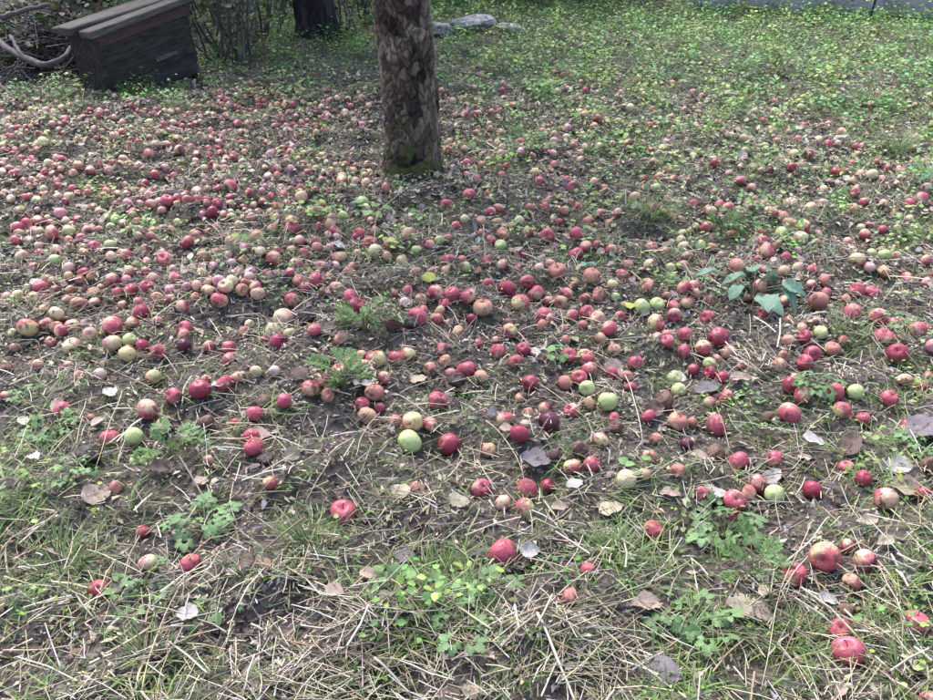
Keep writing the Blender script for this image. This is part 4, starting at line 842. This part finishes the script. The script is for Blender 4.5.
# ---- boards and branches of the rubbish heap at the far left
def ground_obj(name, u, v): x, y, z = ground(u, v); return np.array([float(x), float(y), float(z)])
for (u, v, L, wd, rz, tilt, lab) in [(30, 62, .9, .16, .25, -.95, 'grey weathered board leaning on the brush heap at far left'), (62, 66, .62, .07, .1, -1.42, 'narrow grey stake standing beside the old wooden box'), (8, 70, .8, .18, -.2, -.8, 'wide grey board at the left edge of the brush heap')]:
    p = ground_obj('b', u, v); o = bm_obj('board', beam(0, L, -wd / 2, wd / 2, -.015, .015, .003, .006), wood_grey); o.location = p + np.array([0, .25, 0]); o.rotation_euler = (0, tilt, rz + 1.2); tag(o, lab, 'board', 'boards on the rubbish heap')
branch_mat = plain_mat('dead_branch', (.05, .038, .04), (.14, .11, .11), 25, .85, .5, .006, stretch=(1, 1, 1))
def branch(pts, r0, r1, lab, dy=0.):
    P = []
    for (u, v, h_, back) in pts:
        dx, d_y, dz = ray(u, v); t = (h_ - CH) / dz; P.append((dx * t, d_y * t + 0, h_))
    P = np.array(P); tt = np.linspace(0, len(P) - 1, 14); Q = np.stack([np.interp(tt, np.arange(len(P)), P[:, k]) for k in range(3)], 1)
    for _ in range(2): Q[1:-1] = (Q[:-2] + 2 * Q[1:-1] + Q[2:]) / 4
    Q += gl.normal(0, .004, Q.shape)
    mid = Q[0].copy(); V, Fc = tube(Q - mid, np.linspace(r0, r1, 14) * (1 + .1 * np.sin(np.arange(14) * 1.7)), 8); o = link('dead_branch', mesh('dead_branch', V, Fc, branch_mat)); o.location = mid; tag(o, lab, 'branch', 'dead branches on the brush heap')
branch([(-14, 34, .34, 0), (12, 52, .28, 0), (45, 69, .22, 0), (58, 62, .26, 0), (72, 46, .33, 0), (92, 33, .38, 0)], .024, .017, 'thick curved dead branch sagging in front of the brush heap')
branch([(10, 36, .36, 0), (22, 55, .28, 0), (33, 64, .22, 0)], .014, .010, 'short forked dead branch above the thick curved one')
branch([(-6, 80, .10, 0), (8, 92, .05, 0), (18, 103, .03, 0)], .012, .008, 'bleached short branch low at the left edge')
branch([(2, 85, .05, 0), (16, 62, .25, 0)], .009, .006, 'thin pale branch standing at the left edge of the heap')
branch([(70, 110, .03, 0), (96, 104, .04, 0), (122, 94, .05, 0)], .009, .006, 'pale branch lying in front of the old wooden box')
branch([(-20, 22, .5, 0), (20, 12, .55, 0), (48, 4, .6, 0)], .02, .014, 'dead branch lying along the top of the brush heap')
branch([(203, 88, .02, 0), (197, 62, .30, 0)], .007, .004, 'thin yellowish stem beside the right corner of the box')
# brush heap: uncountable twigs and leaves
S = Soup(); hb = ground_obj('h', 35, 82) + np.array([0, .35, 0]); gh = np.random.default_rng(33)
for i in range(420):
    a = gh.uniform(0, 6.28); p = hb + np.array([gh.normal(0, .34), gh.normal(0, .22), 0]); hm = .55 * math.exp(-((p[0] - hb[0]) / .5) ** 2 - ((p[1] - hb[1]) / .35) ** 2)
    p[2] = gh.uniform(-.02, 1) * hm; L = gh.uniform(.12, .5); d_ = np.array([math.cos(a), math.sin(a), gh.normal(0.05, .35)]); P = [p - d_ * L / 2, p + gh.normal(0, .02, 3), p + d_ * L / 2]
    for q in P: q[2] = max(q[2], .01)
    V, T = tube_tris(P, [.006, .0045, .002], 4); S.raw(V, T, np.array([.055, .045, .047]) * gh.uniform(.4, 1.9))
tag(link('brush_twigs', S.mesh('brush_twigs', straw_mat)), 'tangle of thin dead twigs heaped at the far left', 'twigs', kind='stuff')
def leaf_cloud(name, c, rad, n, pal, size, g, mat=green_mat, parent=None, floor=.02):
    Sx = Soup(); d_ = g.normal(0, 1, (n, 3)); d_ /= np.linalg.norm(d_, axis=1, keepdims=True); p = d_ * (g.uniform(.2, 1, n) ** .5)[:, None] * np.array(rad)
    p = p + .10 * np.stack([noise2(p[:, 0], p[:, 2], .3, 3), noise2(p[:, 1], p[:, 2], .3, 4), noise2(p[:, 0], p[:, 1], .3, 5)], 1) + np.array(c); p[:, 2] = np.clip(p[:, 2], floor, None)
    tv, tf = leaflet(0, n=3); s_ = g.uniform(*size, n)
    Sx.add(tv, tf, p, euler_mats(g.normal(0, .6, n), g.normal(.15, .6, n), g.uniform(0, 6.28, n)), np.repeat(s_[:, None], 3, 1), pick(pal, n, g))
    return link(name, Sx.mesh(name, mat), parent)
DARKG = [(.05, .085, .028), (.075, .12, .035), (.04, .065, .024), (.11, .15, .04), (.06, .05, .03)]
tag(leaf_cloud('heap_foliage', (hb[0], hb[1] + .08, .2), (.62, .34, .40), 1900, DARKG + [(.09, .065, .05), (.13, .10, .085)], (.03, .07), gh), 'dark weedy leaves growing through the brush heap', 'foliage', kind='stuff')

# ---- dark tree and thicket behind
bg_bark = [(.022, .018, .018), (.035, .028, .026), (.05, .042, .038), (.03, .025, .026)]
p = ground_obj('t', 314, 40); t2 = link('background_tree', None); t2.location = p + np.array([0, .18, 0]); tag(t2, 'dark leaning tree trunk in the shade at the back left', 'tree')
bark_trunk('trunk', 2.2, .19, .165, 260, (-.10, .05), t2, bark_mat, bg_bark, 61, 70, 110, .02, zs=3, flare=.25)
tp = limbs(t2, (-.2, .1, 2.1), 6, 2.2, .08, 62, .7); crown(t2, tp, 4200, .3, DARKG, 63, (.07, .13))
gb = np.random.default_rng(44)
shr = [(236, 60, 15, .8, 'bare-stemmed shrub right of the old wooden box'), (208, 62, 9, .9, 'leaning-stemmed shrub close behind the box corner'), (262, 44, 10, .9, 'thin-stemmed shrub between the box and dark tree'), (350, 36, 10, .9, 'thin-stemmed shrub between the two trunks'), (180, 30, 10, 1.0, 'shrub standing behind the old wooden box'), (275, 20, 9, 1.1, 'shrub just left behind the dark tree'), (366, 18, 9, 1.1, 'shrub behind the apple tree trunk'), (225, 24, 9, 1.1, 'leafy shrub at the back between box and tree')]
for i, (u, v, ns_, H, lab) in enumerate(shr):
    p = ground_obj('s', u, v); r_ = link('shrub', None); r_.location = p; tag(r_, lab, 'shrub', 'shrubs of the thicket at the back')
    Sx = Soup(); tips = []
    for k in range(ns_):
        az = gb.uniform(0, 6.28); ln = gb.uniform(.1, .55); b0 = np.array([gb.normal(0, .09), gb.normal(0, .07), -.02]); top = b0 + np.array([math.cos(az) * ln, math.sin(az) * ln, H * gb.uniform(1.2, 2.1)])
        P = [b0 + (top - b0) * t + np.array([math.cos(az), math.sin(az), 0]) * .12 * math.sin(3 * t) + gb.normal(0, .012, 3) for t in np.linspace(0, 1, 7)]; tips += P[1:]
        V, T = tube_tris(P, np.linspace(.010, .004, 7) * gb.uniform(.6, 1.3), 5); Sx.raw(V, T, np.array([.085, .07, .065]) * gb.uniform(.5, 1.6))
    link('stems', Sx.mesh('stems', straw_mat), r_); tips = np.array(tips)
    n_ = 420; c = tips[gb.integers(0, len(tips), n_)] + gb.normal(0, .13, (n_, 3)); c[:, 2] = np.clip(c[:, 2], .03, None); Sx = Soup(); tv, tf = leaflet(0, n=4); s_ = gb.uniform(.03, .065, n_)
    Sx.add(tv, tf, c, euler_mats(gb.normal(0, .6, n_), gb.normal(.2, .6, n_), gb.uniform(0, 6.28, n_)), np.repeat(s_[:, None], 3, 1), pick(DARKG, n_, gb)); link('foliage', Sx.mesh('foliage', green_mat), r_)
# hedge row behind
for i, (u, v, rx, rz_, lab) in enumerate([(60, 2, 1.0, 1.3, 'dark hedge bush behind the brush heap'), (160, 0, 1.0, 1.5, 'dark hedge bush behind the wooden box'), (255, 4, .9, 1.5, 'dark hedge bush left of the leaning tree'), (345, 2, .9, 1.5, 'dark hedge bush right of the leaning tree'), (455, 8, 1.0, 1.4, 'dark hedge bush behind the grey rocks'), (545, 3, .9, 1.3, 'dark hedge bush right of the grey rocks'), (625, -2, .9, 1.2, 'dark hedge bush at the end of the grey wall')]):
    p = ground_obj('s', u, v) + np.array([0, .75, 0]); r_ = link('hedge_bush', None); r_.location = p; tag(r_, lab, 'bush', 'hedge bushes along the back')
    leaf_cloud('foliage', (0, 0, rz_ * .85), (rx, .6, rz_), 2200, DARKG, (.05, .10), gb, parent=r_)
    Sx = Soup()
    for k in range(9):
        b0 = np.array([gb.normal(0, .15), gb.normal(0, .12), -.02]); top = b0 + np.array([gb.normal(0, .35), gb.normal(0, .2), rz_ * 1.5]); V, T = tube_tris([b0, (b0 + top) / 2 + gb.normal(0, .04, 3), top], [.016, .012, .006], 5); Sx.raw(V, T, np.array([.05, .042, .04]))
    link('stems', Sx.mesh('stems', straw_mat), r_)
for (px_, py_, H, lab) in [(-4.6, 11.5, 2.6, 'tall dark tree behind the hedge at far left'), (-1.0, 13.0, 2.8, 'tall dark tree behind the hedge near the trunk')]:
    t3 = link('background_tree', None); t3.location = (px_, py_, float(hgt(px_, py_))); tag(t3, lab, 'tree')
    bark_trunk('trunk', H, .2, .15, 120, (.02, .02), t3, bark_mat, bg_bark, 70 + int(py_), 40, 60, .02, zs=3)
    tp = limbs(t3, (.05, .05, H - .1), 6, 2.8, .09, 80 + int(py_), .6); crown(t3, tp, 3600, .4, DARKG, 81 + int(py_), (.09, .16))

# ---- rocks behind the trunk
rock_mat = plain_mat('grey_rock', (.18, .17, .165), (.50, .47, .45), 14, .9, 1.0, .05)
def rock(u, v, sx, sy, sz, lab, seed):
    g = np.random.default_rng(seed); import bmesh
    bm = bmesh.new(); bmesh.ops.create_icosphere(bm, subdivisions=3, radius=1)
    cs = [(Vector(g.normal(0, 1, 3)).normalized(), g.uniform(.55, .85)) for _ in range(11)]
    for q in bm.verts:
        for c, d_ in cs:
            e_ = q.co.dot(c) - d_
            if e_ > 0: q.co -= c * e_ * .92
        q.co *= 1 + g.normal(0, .04); q.co = Vector((q.co.x * sx, q.co.y * sy, q.co.z * sz))
    p = ground_obj('r', u, v); o = bm_obj('rock', bm, rock_mat); o.location = p + np.array([0, sy * .5, sz * .75 + .02]); o.rotation_euler = (0, 0, g.uniform(-.4, .4)); tag(o, lab, 'rock', 'grey rocks behind the trunk')
rock(445, 35, .23, .14, .085, 'grey rock half hidden behind the apple tree trunk', 1); rock(476, 39, .27, .15, .085, 'largest grey rock, middle of the three behind the trunk', 2); rock(510, 36, .15, .10, .06, 'smallest grey rock, right end of the three', 3)

# ---- grey wall and rod at the back right
wall_mat = plain_mat('grey_plaster', (.30, .26, .245), (.42, .37, .35), 6, .9, .3, .01)
a = ground_obj('w', 688, 8); b_ = ground_obj('w', 940, 15); dd = b_ - a; L = float(np.hypot(dd[0], dd[1])) + 3.0
wl = link('garden_wall', None); wl.location = a; wl.rotation_euler = (0, 0, math.atan2(dd[1], dd[0])); tag(wl, 'low grey rendered wall along the back right', 'wall')
bm_obj('wall_face', beam(0, L, 0, .22, -.1, .95, .01), wall_mat, wl); bm_obj('coping', beam(-.03, L + .03, -.04, .26, .953, 1.02, .01), wood_grey, wl)
p = ground_obj('rod', 868, 23); q = np.array([0.06, .0, .55]); V, Fc = tube([(0, 0, -.03), (.02, 0, .12), q * .6, q], [.015, .014, .013, .012], 6)
o = link('metal_rod', mesh('metal_rod', V, Fc, plain_mat('black_rod', (.015, .015, .018), (.04, .04, .045), 30))); o.location = p; tag(o, 'thin black rod stuck in the grass before the grey wall', 'rod')
